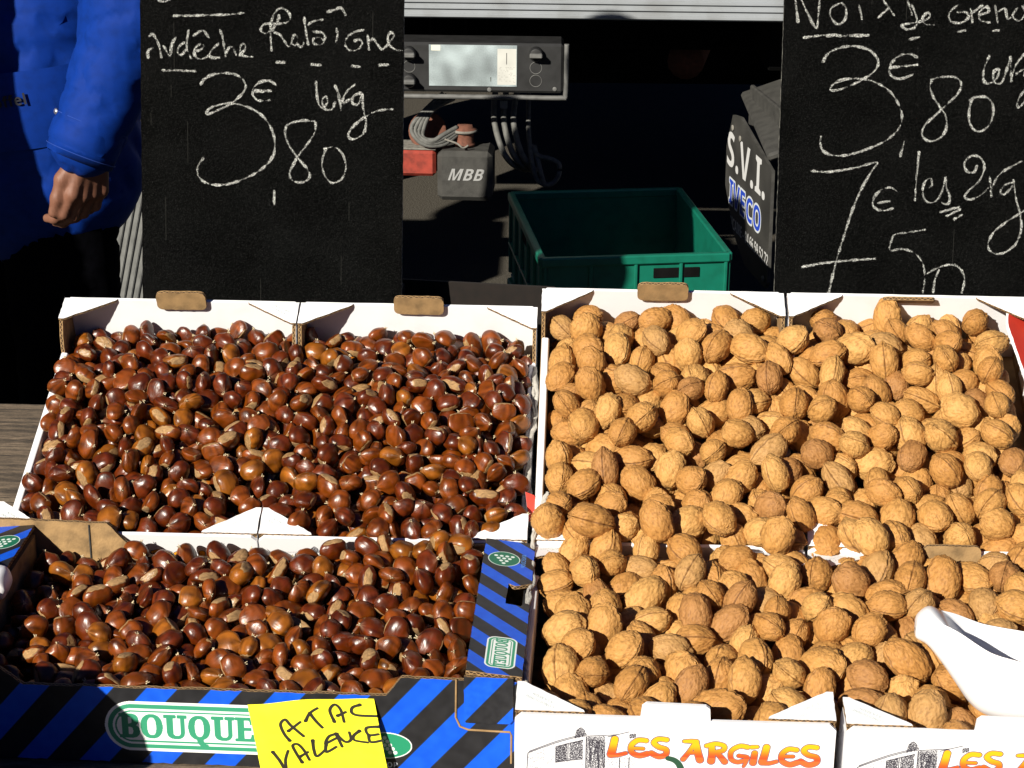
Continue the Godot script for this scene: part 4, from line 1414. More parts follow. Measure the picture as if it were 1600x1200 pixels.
func build_nuts() -> void:
	# chestnut shapes: shell, scar and tuft each a mesh
	var ck := []
	for i in 15:
		var q := {"a": 0.0151 * rng.randf_range(0.92, 1.10), "b": 0.0126 * rng.randf_range(0.92, 1.08), "c": 0.0112 * rng.randf_range(0.86, 1.15), "e": rng.randf_range(0.84, 1.05), "flat": rng.randf_range(0.30, 0.85), "s": float(i), "tone": [0, 1, 0, 1, 2, 1, 0][i % 7], "scar": rng.randf_range(0.64, 0.92)}
		var a := MB.new()
		chest_shape(q, a)
		var b := MB.new()
		scar_shape(q, b)
		var c := MB.new()
		tuft_shape(q, c)
		var whole := MB.new()
		chest_shape(q, whole)
		scar_shape(q, whole)
		tuft_shape(q, whole)
		ck.append({"q": q, "shell": a.mesh(), "scar": b.mesh(), "tuft": c.mesh(), "whole": whole.mesh()})
	var wk := []
	for i in 10:
		var q := {"a": 0.0180 * rng.randf_range(0.95, 1.06), "b": 0.0246 * rng.randf_range(0.86, 1.08), "c": 0.0182 * rng.randf_range(0.94, 1.06), "s": float(i)}
		var a := MB.new()
		wal_half(q, 1.0, a)
		var b := MB.new()
		wal_half(q, -1.0, b)
		var whole := MB.new()
		wal_half(q, 1.0, whole)
		wal_half(q, -1.0, whole)
		wk.append({"q": q, "one": a.mesh(), "two": b.mesh(), "whole": whole.mesh()})
	var nuts := []
	var sets := [
		["chestnut", "chest_back", row1, 0.007, TW * 2 - 0.006, 0.006, D1 - 0.006, 0.0111, [[TW, H1 - 0.043, D1, H1]], [["first back tray", 0.0], ["second back tray", TW]], [[0.0, TW, TW * 2], [0.0, D1], H1]],
		["chestnut", "chest_front", crate_xf, 0.052, BW - 0.054, 0.007, BD - 0.007, 0.0114, [], [["striped crate", 0.0]], [[], [], 1.0]],
		["walnut", "wal_back", row1w, 0.010, TW * 2 - 0.036, 0.006, D1 + 0.002, 0.0162, [[TW, H1 - 0.045, D1, H1]], [["third back tray", 0.0], ["fourth back tray", TW]], [[0.0, TW, TW * 2], [0.0], H1]],
		["walnut", "wal_front", row2, 0.012, TW * 2 + 0.004, 0.006, D2 - 0.007, 0.0166, [[TW + 0.003, H2 - 0.043, D2, H2]], [["front middle tray", 0.0], ["front scoop tray", TW]], [[0.0, TW, TW * 2], [D2], H2]]]
	for st in sets:
		var hp := fill(st[1], st[3], st[4], st[5], st[6], st[7], st[8], st[10])
		if st[1] == "wal_front":
			hp.append_array(spill(hp, nuts))
		for n in hp:
			var tray: String = st[9][0][0]
			if st[9].size() > 1 and n[0].x > st[9][1][1]:
				tray = st[9][1][0]
			var turn := random_turn()
			if st[0] == "chestnut" and turn.y.y < -0.05 and rng.randf() < 0.28:
				turn = turn * Basis(Vector3.RIGHT, PI)
			var xf: Transform3D = st[2] * Transform3D(Basis(), n[0])
			var k := rng.randi() % (15 if st[0] == "chestnut" else 10)
			var sc: float = n[1] / (0.0112 if st[0] == "chestnut" else 0.0178)
			nuts.append({"kind": st[0], "tray": tray, "xf": Transform3D(xf.basis * turn * Basis.from_scale(Vector3.ONE * sc), xf.origin), "r": n[1], "k": k, "seen": 0, "m": [0, 1, 2, 0, 1, 4, 2, 0, 3, 1][rng.randi() % 10]})
	# how much of each shows: a coarse picture of balls
	var GW := 400
	var GH := 300
	var depth := PackedFloat32Array()
	depth.resize(GW * GH)
	depth.fill(1e9)
	var owner := PackedInt32Array()
	owner.resize(GW * GH)
	owner.fill(-1)
	for i in nuts.size():
		var p := project(nuts[i].xf.origin)
		nuts[i].p = p
		var cx := p.x * GW / 1600.0
		var cy := p.y * GH / 1200.0
		var rr: float = nuts[i].r / p.z * FPX * GW / 1600.0
		for y in range(maxi(0, int(cy - rr)), mini(GH, int(cy + rr) + 1)):
			for x in range(maxi(0, int(cx - rr)), mini(GW, int(cx + rr) + 1)):
				var d2 := (Vector2(x + 0.5 - cx, y + 0.5 - cy) / rr).length_squared()
				if d2 < 1.0:
					var z: float = p.z - nuts[i].r * sqrt(1.0 - d2)
					if z < depth[y * GW + x]:
						depth[y * GW + x] = z
						owner[y * GW + x] = i
	for o in owner:
		if o >= 0:
			nuts[o].seen += 1
	var shown := {"chestnut": 0, "walnut": 0}
	for kind in ["chestnut", "walnut"]:
		var mine := []
		for n in nuts:
			if n.kind == kind:
				mine.append(n)
		mine.sort_custom(func(a, b): return a.seen > b.seen)
		var own := mine.slice(0, 300)
		var rest := mine.slice(300)
		# rows and places inside each tray, for the labels
		var by := {}
		for n in own:
			if not by.has(n.tray):
				by[n.tray] = []
			by[n.tray].append(n)
		for tr in by:
			var l: Array = by[tr]
			l.sort_custom(func(a, b): return a.p.y > b.p.y)
			var pitch: float = 34.0 if kind == "chestnut" else 46.0
			var row := 0
			var start: float = l[0].p.y
			var bucket := {}
			for n in l:
				if start - n.p.y > pitch:
					row += 1
					start = n.p.y
				n.row = row
				if not bucket.has(row):
					bucket[row] = []
				bucket[row].append(n)
			for rw in bucket:
				bucket[rw].sort_custom(func(a, b): return a.p.x < b.p.x)
				for q in bucket[rw].size():
					bucket[rw][q].place = q
		for n in own:
			n.xf = n.xf as Transform3D
			var eye: Vector3 = (CAM_POS - n.xf.origin).normalized()
			var ax: Vector3 = n.xf.basis.y.normalized()
			var look := ""
			var tone := ""
			if kind == "chestnut":
				look = "tan scar showing" if ax.dot(eye) < -0.25 else ("pale tip showing" if ax.dot(eye) > 0.35 else "lying side on")
				tone = CHEST_TONE[ck[n.k].q.tone]
			else:
				look = "end on" if absf(ax.dot(eye)) > 0.8 else ("lying lengthwise" if absf(ax.dot(eye)) < 0.35 else "lying aslant")
				tone = WAL_TONE[n.m]
			var label := "%s %s %s, %s along the %s row up in %s" % [tone, kind, look, ORD[mini(n.place, 33)], ORD[mini(n.row, 33)], n.tray]
			var o := thing(kind, label, kind, n.xf, "chestnuts heaped in the trays" if kind == "chestnut" else "walnuts heaped in the trays")
			if kind == "chestnut":
				part("shell", ck[n.k].shell, M.shell, o)
				part("scar", ck[n.k].scar, M.scar, o)
				part("tuft", ck[n.k].tuft, M.tuft, o)
			else:
				part("half_shell", wk[n.k].one, M.walnuts[n.m], o)
				part("half_shell", wk[n.k].two, M.walnuts[n.m], o)
		# all the others: one mass
		var mass := Node3D.new()
		mass.name = kind + "_heap"
		add_child(mass)
		tag(mass, "the smaller and half hidden chestnuts of the heaps" if kind == "chestnut" else "the half hidden walnuts of the heaps", kind + " heap")
		mass.set_meta("kind", "stuff")
		for v in (15 if kind == "chestnut" else 10):
			var l := []
			for n in rest:
				if n.k == v:
					l.append(n)
			var groups := [l] if kind == "chestnut" else [l.filter(func(a): return a.m < 2), l.filter(func(a): return a.m >= 2)]
			for gi in groups.size():
				var gl: Array = groups[gi]
				if gl.is_empty():
					continue
				var mm := MultiMesh.new()
				mm.transform_format = MultiMesh.TRANSFORM_3D
				mm.mesh = ck[v].whole if kind == "chestnut" else wk[v].whole
				mm.instance_count = gl.size()
				for i in gl.size():
					mm.set_instance_transform(i, gl[i].xf)
				var mi := MultiMeshInstance3D.new()
				mi.multimesh = mm
				mi.material_override = M.shell_mass if kind == "chestnut" else M.walnuts[[0, 2][gi] if v % 3 else 1]
				mi.name = "%s_%03d" % [kind, v * 2 + gi]
				mi.set_meta("kind", "stuff")
				mass.add_child(mi, true)
	print("nuts: ", nuts.size())

# ------------------------------------------------------------------ scoops
func build_scoop(label: String, xf: Transform3D) -> void:
	# local x runs from the handle's tip to the mouth, y up, z towards the viewer
	var o := thing("scoop", label, "scoop", xf, "white plastic scoops in the nuts")
	# station: x, height of the floor of the shell, height of the rim, half width, how far the trough is open (0..1)
	var st := [[-0.012, 0.084, 0.086, 0.003, 0.0], [-0.0105, 0.077, 0.094, 0.011, 0.0], [0.0, 0.071, 0.101, 0.0165, 0.05], [0.014, 0.055, 0.098, 0.0195, 0.22], [0.028, 0.036, 0.093, 0.026, 0.42], [0.042, 0.017, 0.086, 0.033, 0.65], [0.056, 0.006, 0.080, 0.038, 0.82], [0.075, 0.001, 0.076, 0.041, 0.92], [0.10, 0.0, 0.072, 0.043, 0.95], [0.13, 0.0, 0.066, 0.043, 0.95], [0.16, 0.0, 0.036, 0.042, 0.9], [0.185, 0.001, 0.020, 0.040, 0.9]]
	var fine_st := []
	for i in st.size() - 1:
		for k in 4:
			var r := []
			for q in 5:
				r.append(cubic_interpolate(st[i][q], st[i + 1][q], st[maxi(i - 1, 0)][q], st[mini(i + 2, st.size() - 1)][q], k / 4.0))
			fine_st.append(r)
	fine_st.append(st[st.size() - 1])
	var wall := 0.0022
	var rows := []
	for s in fine_st:
		var row := []
		var hh: float = s[2] - s[1]
		var nseg := 18
		# outside from the near rim under to the far rim
		for j in nseg + 1:
			var a := PI * j / nseg
			row.append(Vector3(s[0], s[2] - pow(sin(a), 0.75) * hh, cos(a) * s[3]))
		# inside back again, lifted to a crown where the shell is closed
		for j in nseg + 1:
			var a := PI - PI * j / nseg
			var inner := Vector3(s[0], s[2] - pow(sin(a), 0.75) * (hh - wall), cos(a) * maxf(0.0005, s[3] - wall))
			var crown := Vector3(s[0], s[2] + sin(a) * s[3] * 0.35, cos(a) * s[3] * 0.999)
			row.append(crown.lerp(inner, smoothstep(0.0, 1.0, s[4])))
		rows.append(row)
	var m := MB.new()
	m.sheet(rows, true, true)
	part("shell", m.mesh(), M.scoop, o)

# ------------------------------------------------------------------ bodies as one surface
# bones: [from, to, radius at from, radius at to, flatten (optional Vector3 axis), factor]
func field_mesh(bones: Array, cell: float, blend: float, folds := 0.0, fold_freq := 6.0) -> ArrayMesh:
	var lo := Vector3(1e9, 1e9, 1e9)
	var hi := -lo
	for b in bones:
		var r: float = maxf(b[2], b[3]) + blend + cell * 2
		lo = lo.min((b[0] as Vector3).min(b[1]) - Vector3.ONE * r)
		hi = hi.max((b[0] as Vector3).max(b[1]) + Vector3.ONE * r)
	var nx := int((hi.x - lo.x) / cell) + 2
	var ny := int((hi.y - lo.y) / cell) + 2
	var nz := int((hi.z - lo.z) / cell) + 2
	var f := PackedFloat32Array()
	f.resize(nx * ny * nz)
	f.fill(1.0)
	for b in bones:
		var A: Vector3 = b[0]
		var B: Vector3 = b[1]
		var ra: float = b[2]
		var rb: float = b[3]
		var r := maxf(ra, rb) + blend + cell * 1.5
		var l := (A.min(B) - Vector3.ONE * r - lo) / cell
		var h := (A.max(B) + Vector3.ONE * r - lo) / cell
		var ab := B - A
		var ll := maxf(1e-9, ab.length_squared())
		var ax := Vector3.ZERO
		var fac := 1.0
		if b.size() > 4:
			ax = b[4]
			fac = b[5]
		for k in range(maxi(0, int(l.z)), mini(nz, int(h.z) + 1)):
			for j in range(maxi(0, int(l.y)), mini(ny, int(h.y) + 1)):
				for i in range(maxi(0, int(l.x)), mini(nx, int(h.x) + 1)):
					var p := lo + Vector3(i, j, k) * cell - A
					var t := clampf(p.dot(ab) / ll, 0.0, 1.0)
					var q := p - ab * t
					if fac != 1.0:
						q += ax * (q.dot(ax) * (fac - 1.0))
					var d := q.length() - lerpf(ra, rb, t)
					var at := (k * ny + j) * nx + i
					var o := f[at]
					var hh := maxf(blend - absf(o - d), 0.0) / blend
					f[at] = minf(o, d) - hh * hh * blend * 0.25
	var vid := {}
	var v := PackedVector3Array()
	var offs := [0, 1, nx, nx + 1, nx * ny, nx * ny + 1, nx * ny + nx, nx * ny + nx + 1]
	for k in nz - 1:
		for j in ny - 1:
			var base := (k * ny + j) * nx
			for i in nx - 1:
				var at := base + i
				var f0 := f[at]
				if f0 > cell * 2.5 or f0 < -cell * 2.5:
					continue
				var m := 0
				for q in 8:
					if f[at + offs[q]] < 0.0:
						m |= 1 << q
				if m == 0 or m == 255:
					continue
				var s := Vector3.ZERO
				var cnt := 0
				for e in [[0, 1], [2, 3], [4, 5], [6, 7], [0, 2], [1, 3], [4, 6], [5, 7], [0, 4], [1, 5], [2, 6], [3, 7]]:
					var a: int = e[0]
					var c: int = e[1]
					if ((m >> a) & 1) != ((m >> c) & 1):
						var fa := f[at + offs[a]]
						var fc := f[at + offs[c]]
						var t := fa / (fa - fc)
						s += Vector3(a & 1, (a >> 1) & 1, a >> 2).lerp(Vector3(c & 1, (c >> 1) & 1, c >> 2), t)
						cnt += 1
				vid[at] = v.size()
				v.append(lo + (Vector3(i, j, k) + s / cnt) * cell)
	var idx := PackedInt32Array()
	for at in vid:
		for ax in 3:
			var d1: int = [1, nx, nx * ny][ax]
			var d2: int = [nx, nx * ny, 1][ax]
			var d3: int = [nx * ny, 1, nx][ax]
			# the edge from corner at along axis ax, shared by four cells
			if at + d1 >= f.size():
				continue
			var fa := f[at]
			var fb := f[at + d1]
			if (fa < 0.0) == (fb < 0.0):
				continue
			if not (vid.has(at - d2) and vid.has(at - d3) and vid.has(at - d2 - d3)):
				continue
			var q0: int = vid[at]
			var q1: int = vid[at - d2]
			var q2: int = vid[at - d2 - d3]
			var q3: int = vid[at - d3]
			if fa < 0.0:
				idx.append_array([q0, q2, q1, q0, q3, q2])
			else:
				idx.append_array([q0, q1, q2, q0, q2, q3])
	var n := face_normals(v, idx)
	if folds > 0.0:
		for i in v.size():
			var p := v[i] * fold_freq
			var w := noise.get_noise_3d(p.x * 700.0 + p.y * 300.0, p.y * 1300.0 - p.x * 500.0, p.z * 700.0)
			var ridge := smoothstep(0.0, 0.22, absf(w)) - 0.6 + 0.5 * noise.get_noise_3d(p.y * 500.0, p.x * 500.0, p.z * 500.0)
			v[i] += n[i] * ridge * folds
		n = face_normals(v, idx)
	var a := []
	a.resize(Mesh.ARRAY_MAX)
	a[Mesh.ARRAY_VERTEX] = v
	a[Mesh.ARRAY_NORMAL] = n
	a[Mesh.ARRAY_INDEX] = idx
	var m := ArrayMesh.new()
	m.add_surface_from_arrays(Mesh.PRIMITIVE_TRIANGLES, a)
	return m

func face_normals(v: PackedVector3Array, idx: PackedInt32Array) -> PackedVector3Array:
	var n := PackedVector3Array()
	n.resize(v.size())
	for i in range(0, idx.size(), 3):
		var a := idx[i]
		var b := idx[i + 1]
		var c := idx[i + 2]
		var w := (v[c] - v[a]).cross(v[b] - v[a])
		n[a] += w
		n[b] += w
		n[c] += w
	for i in n.size():
		n[i] = n[i].normalized()
	return n

func join(meshes: Array) -> ArrayMesh:
	var st := SurfaceTool.new()
	st.begin(Mesh.PRIMITIVE_TRIANGLES)
	for m in meshes:
		st.append_from(m, 0, Transform3D())
	return st.commit()

func build_person() -> void:
	var skin := mottled(lin(0.20, 0.085, 0.052), 0.6, 14.0, M.faint)
	var cloth := mottled(lin(0.0012, 0.027, 0.22), 0.72, 9.0, M.faint, M.grain, 0.012, false)
	cloth.metallic_specular = 0.25
	M.stitch = mat(lin(0.004, 0.040, 0.27), 0.9)
	var trouser := mottled(lin(0.003, 0.003, 0.0045), 0.95, 9.0, M.soft, M.grain, 0.02, false)
	trouser.metallic_specular = 0.1
	var hair_m := mottled(lin(0.035, 0.025, 0.018), 0.6, 20.0, M.soft)
	var xf := Transform3D(Basis(Vector3.UP, deg_to_rad(-48.0)), Vector3(-0.775, 0, -3.12))
	var o := thing("person", "person in a blue rain jacket and dark trousers standing behind the stall", "person", xf)
	# facing +z of its own axes; +x is the person's left, the arm towards the viewer
	var S := Vector3(0.205, 1.44, -0.01)
	var El := Vector3(0.275, 1.135, -0.035)
	var Wr := Vector3(0.262, 0.948, 0.055)
	var S2 := Vector3(-0.205, 1.44, -0.01)
	var El2 := Vector3(-0.27, 1.14, -0.02)
	var Wr2 := Vector3(-0.22, 0.93, 0.13)
	var body := [[Vector3(0, 0.98, 0), Vector3(0, 1.20, 0.0), 0.125, 0.125], [Vector3(0, 1.20, 0), Vector3(0, 1.42, -0.01), 0.13, 0.12], [Vector3(-0.12, 1.42, -0.01), Vector3(0.12, 1.42, -0.01), 0.075, 0.075],
		[Vector3(0, 1.45, -0.01), Vector3(0, 1.56, 0.01), 0.058, 0.052],
		[S, El, 0.05, 0.04], [El, Wr, 0.038, 0.026], [S2, El2, 0.05, 0.04], [El2, Wr2, 0.038, 0.026],
		[Vector3(0.065, 0.92, 0), Vector3(0.09, 0.50, 0.01), 0.080, 0.055], [Vector3(0.09, 0.50, 0.01), Vector3(0.105, 0.10, -0.02), 0.052, 0.04], [Vector3(-0.09, 0.92, 0), Vector3(-0.10, 0.50, 0.01), 0.085, 0.055], [Vector3(-0.10, 0.50, 0.01), Vector3(-0.105, 0.10, -0.02), 0.052, 0.04]]
	# head: skull, jaw, nose, brow, lips, ears
	var hd := [[Vector3(0, 1.70, -0.015), Vector3(0, 1.68, 0.02), 0.088, 0.080], [Vector3(0, 1.63, 0.035), Vector3(0, 1.60, 0.055), 0.062, 0.042], [Vector3(0, 1.56, 0.0), Vector3(0, 1.62, 0.0), 0.052, 0.058], [Vector3(0, 1.675, 0.098), Vector3(0, 1.648, 0.118), 0.010, 0.015],
		[Vector3(-0.045, 1.695, 0.082), Vector3(0.045, 1.695, 0.082), 0.014, 0.014], [Vector3(-0.02, 1.618, 0.090), Vector3(0.02, 1.618, 0.090), 0.010, 0.010], [Vector3(0.086, 1.68, 0.0), Vector3(0.084, 1.645, 0.008), 0.014, 0.009], [Vector3(-0.086, 1.68, 0.0), Vector3(-0.084, 1.645, 0.008), 0.014, 0.009]]
	var meshes := [field_mesh(body, 0.014, 0.03), field_mesh(hd, 0.006, 0.012)]
	meshes.append(field_mesh(hand_bones(Wr, 1.0), 0.0030, 0.006))
	meshes.append(field_mesh(hand_bones(Wr2, -1.0), 0.0034, 0.007))
	part("body", join(meshes), skin, o)
	for s in [-1, 1]:
		var eb := MB.new()
		eb.lathe([Vector2(0, -0.011), Vector2(0.0075, -0.008), Vector2(0.011, 0), Vector2(0.0075, 0.008), Vector2(0, 0.011)], 12, T(Vector3(s * 0.032, 1.672, 0.083)))
		part("eye", eb.mesh(), mat(lin(0.5, 0.48, 0.45), 0.2), o)
	part("hair", field_mesh([[Vector3(0, 1.73, -0.03), Vector3(0, 1.745, 0.015), 0.085, 0.078], [Vector3(0, 1.66, -0.05), Vector3(0, 1.72, -0.04), 0.072, 0.085]], 0.008, 0.015, 0.003, 9.0), hair_m, o)
	# jacket: roomy, with sleeves ending above the hands and a skirt below the hips
	var jk := [[Vector3(0, 0.88, 0.0), Vector3(0, 1.06, 0.0), 0.190, 0.170, Vector3(0, 0, 1), 1.10], [Vector3(0, 1.0, 0.0), Vector3(0, 1.40, -0.01), 0.168, 0.165, Vector3(0, 0, 1), 1.12], [Vector3(-0.15, 1.41, -0.01), Vector3(0.15, 1.41, -0.01), 0.095, 0.095],
		[Vector3(0, 1.46, -0.01), Vector3(0, 1.53, 0.0), 0.085, 0.078]]
	part("jacket", field_mesh(jk, 0.013, 0.05, 0.008, 0.75), cloth, o)
	var sl := [[S, El, 0.082, 0.070], [El, Wr + (El - Wr) * 0.02, 0.070, 0.052]]
	part("sleeve", field_mesh(sl, 0.0085, 0.03, 0.0036, 1.0), cloth, o)
	part("sleeve", field_mesh([[S2, El2, 0.082, 0.070], [El2, Wr2 + (El2 - Wr2) * 0.10, 0.070, 0.050]], 0.012, 0.03, 0.010, 1.1), cloth, o)
	# cuff band, strap and stud on the near sleeve
	var dirn := (Wr - El).normalized()
	var cuff := MB.new()
	var c0 := Wr + (El - Wr) * 0.14
	cuff.tube([c0 - dirn * 0.012, c0, c0 + dirn * 0.030, c0 + dirn * 0.052, c0 + dirn * 0.0535, c0 + dirn * 0.047, c0 + dirn * 0.0], [0.046, 0.0535, 0.0525, 0.0510, 0.0490, 0.0460, 0.044], 28, false)
	part("cuff", cuff.mesh(), cloth, o)
	var strap := MB.new()
	var sx := dirn.cross(Vector3.UP).normalized()
	var sy := sx.cross(dirn).normalized()
	var to_eye := xf.basis.inverse() * (CAM_POS - xf.origin)
	var leftward := xf.basis.inverse() * Vector3(-1, 0, 0)
	var a_eye := atan2(to_eye.dot(sy), to_eye.dot(sx))
	var a_left := a_eye + wrapf(atan2(leftward.dot(sy), leftward.dot(sx)) - a_eye, -PI, PI) * 0.9
	var a_right := a_eye - (a_left - a_eye) * 0.42
	for st in [[-0.004, 0.0542], [0.044, 0.0530]]:
		var ring := []
		for j in 41:
			var q := TAU * j / 40.0
			ring.append(c0 + dirn * st[0] + (sx * cos(q) + sy * sin(q)) * st[1])
		var sb := MB.new()
		sb.tube(ring, [0.0008], 5, false)
		part("stitch_line", sb.mesh(), M.stitch, o)
	var rows := []
	for i in 6:
		var row := []
		for j in 13:
			var a := lerpf(a_left, a_right, j / 12.0) + (a_right - a_left) * (0.035 * (5 - i) if j == 12 else 0.0)
			var hgt := 0.012 * (1.0 if i in [0, 5] else 1.0)
			var e := 0.0006 if i in [0, 5] or j in [0, 12] else 0.0034
			row.append(c0 + dirn * (0.002 + 0.034 * i / 5.0) + (sx * cos(a) + sy * sin(a)) * (0.0532 + e))
		rows.append(row)
	strap.sheet(rows, false, true)
	var sp := part("cuff_strap", strap.mesh(), cloth, o)
	# pocket flap across the front with its dark maker's name, and a snap stud
	var pf := MB.new()
	rows = []
	for i in 5:
		var row := []
		for j in 17:
			var a := deg_to_rad(0.0 + 82.0 * j / 16.0)
			var rx := 0.186
			row.append(Vector3(cos(a) * rx, 1.055 - i * 0.030 - 0.022 * j / 16.0, sin(a) * rx * 0.93) + Vector3(0.0, 0.0, 0.012) + Vector3(cos(a), 0, sin(a)) * (0.0 if i in [0, 4] or j in [0, 16] else 0.004))
		rows.append(row)
	pf.sheet(rows, false, true)
	var pk := part("pocket_flap", pf.mesh(), cloth, o)
	var a2 := deg_to_rad(41.0)
	var lt := part("lettering", lettering("schöffel", 0.017, true, false, 0.0008), mat(lin(0.002, 0.003, 0.01), 0.7), pk, Transform3D(Basis(Vector3.UP, PI / 2 - a2) * Basis(Vector3(0, 0, 1), 0.17), Vector3(cos(a2) * 0.1915, 1.000, sin(a2) * 0.1785 + 0.012)))
	var stud := MB.new()
	stud.lathe([Vector2(0, -0.003), Vector2(0.0055, -0.002), Vector2(0.0055, 0.001), Vector2(0.003, 0.003), Vector2(0, 0.0033)], 14, Transform3D(Basis(Vector3(1, 0, 0), PI / 2), Vector3(cos(deg_to_rad(17.0)) * 0.198, 0.985, sin(deg_to_rad(17.0)) * 0.198)))
	part("snap_stud", stud.mesh(), M.chrome, o)
	var tr := [[Vector3(-0.01, 0.95, 0), Vector3(-0.01, 0.86, 0), 0.14, 0.14], [Vector3(0.06, 0.88, 0), Vector3(0.09, 0.50, 0.01), 0.100, 0.082], [Vector3(0.09, 0.50, 0.01), Vector3(0.105, 0.09, -0.02), 0.082, 0.075], [Vector3(-0.09, 0.88, 0), Vector3(-0.10, 0.50, 0.01), 0.108, 0.085], [Vector3(-0.10, 0.50, 0.01), Vector3(-0.105, 0.09, -0.02), 0.085, 0.075]]
	part("trousers", field_mesh(tr, 0.014, 0.025, 0.006, 1.2), trouser, o)
	for s in [-1, 1]:
		part("shoe", field_mesh([[Vector3(s * 0.105, 0.05, -0.05), Vector3(s * 0.115, 0.045, 0.07), 0.048, 0.045], [Vector3(s * 0.115, 0.045, 0.07), Vector3(s * 0.12, 0.034, 0.15), 0.045, 0.034]], 0.01, 0.02), M.rubber, o)

# a relaxed hanging hand: palm, four fingers of different lengths curled a little, a thumb from the side of the palm
func hand_bones(w: Vector3, side: float) -> Array:
	var b := []
	var down := Vector3(-0.06 * side, -1, 0.16).normalized()
	var fwd := Vector3(0.10 * side, 0.16, 1).normalized()       # towards the thumb
	var inn := Vector3(-side, 0, 0.1).normalized()               # the palm's side
	var w0 := w
	w -= fwd * 0.014
	b.append([w0 - down * 0.045, w + down * 0.012, 0.026, 0.024])
	for k in 4:
		var off := fwd * (0.030 - 0.0195 * k)
		var knuckle: Vector3 = w + down * (0.088 - 0.004 * absf(k - 1)) + off
		b.append([w + down * 0.015 + off * 0.55, knuckle, 0.0165, 0.0125])
		var l: Array = [[0.042, 0.025, 0.020], [0.046, 0.029, 0.021], [0.043, 0.027, 0.021], [0.034, 0.020, 0.018]][k]
		var d := (down * 0.95 + inn * 0.42 + fwd * (0.05 - 0.04 * k)).normalized()
		var p: Vector3 = knuckle
		var r := 0.0105 - 0.0006 * k
		for q in 3:
			var e: Vector3 = p + d * l[q]
			b.append([p, e, r, r - 0.0009])
			r -= 0.0009
			p = e
			d = (d + inn * (0.7 if q == 0 else 0.5) - down * 0.25).normalized()
	var t0: Vector3 = w + down * 0.026 + fwd * 0.022 + inn * 0.006
	var t1: Vector3 = t0 + (down * 0.9 + fwd * 0.55 + inn * 0.2).normalized() * 0.042
	var t2: Vector3 = t1 + (down * 1.0 + fwd * 0.10 + inn * 0.12).normalized() * 0.034
	var t3: Vector3 = t2 + (down * 1.0 + fwd * 0.02 + inn * 0.2).normalized() * 0.027
	b.append([t0, t1, 0.0165, 0.0125])
	b.append([t1, t2, 0.0118, 0.0108])
	b.append([t2, t3, 0.0106, 0.0086])
	for e in b:
		e[0] = w + (e[0] - w) * 0.9
		e[1] = w + (e[1] - w) * 0.9
		e[2] *= 0.9
		e[3] *= 0.9
	return b

# ------------------------------------------------------------------ behind the stall
func tube_part(called: String, p: Array, r: float, m: Material, parent: Node, sides := 9) -> void:
	var path := []
	for i in p.size() - 1:
		for k in 6:
			path.append((p[i] as Vector3).cubic_interpolate(p[i + 1], p[maxi(i - 1, 0)], p[mini(i + 2, p.size() - 1)], k / 6.0))
	path.append(p[p.size() - 1])
	var b := MB.new()
	b.tube(path, [r], sides, true)
	part(called, b.mesh(), m, parent)

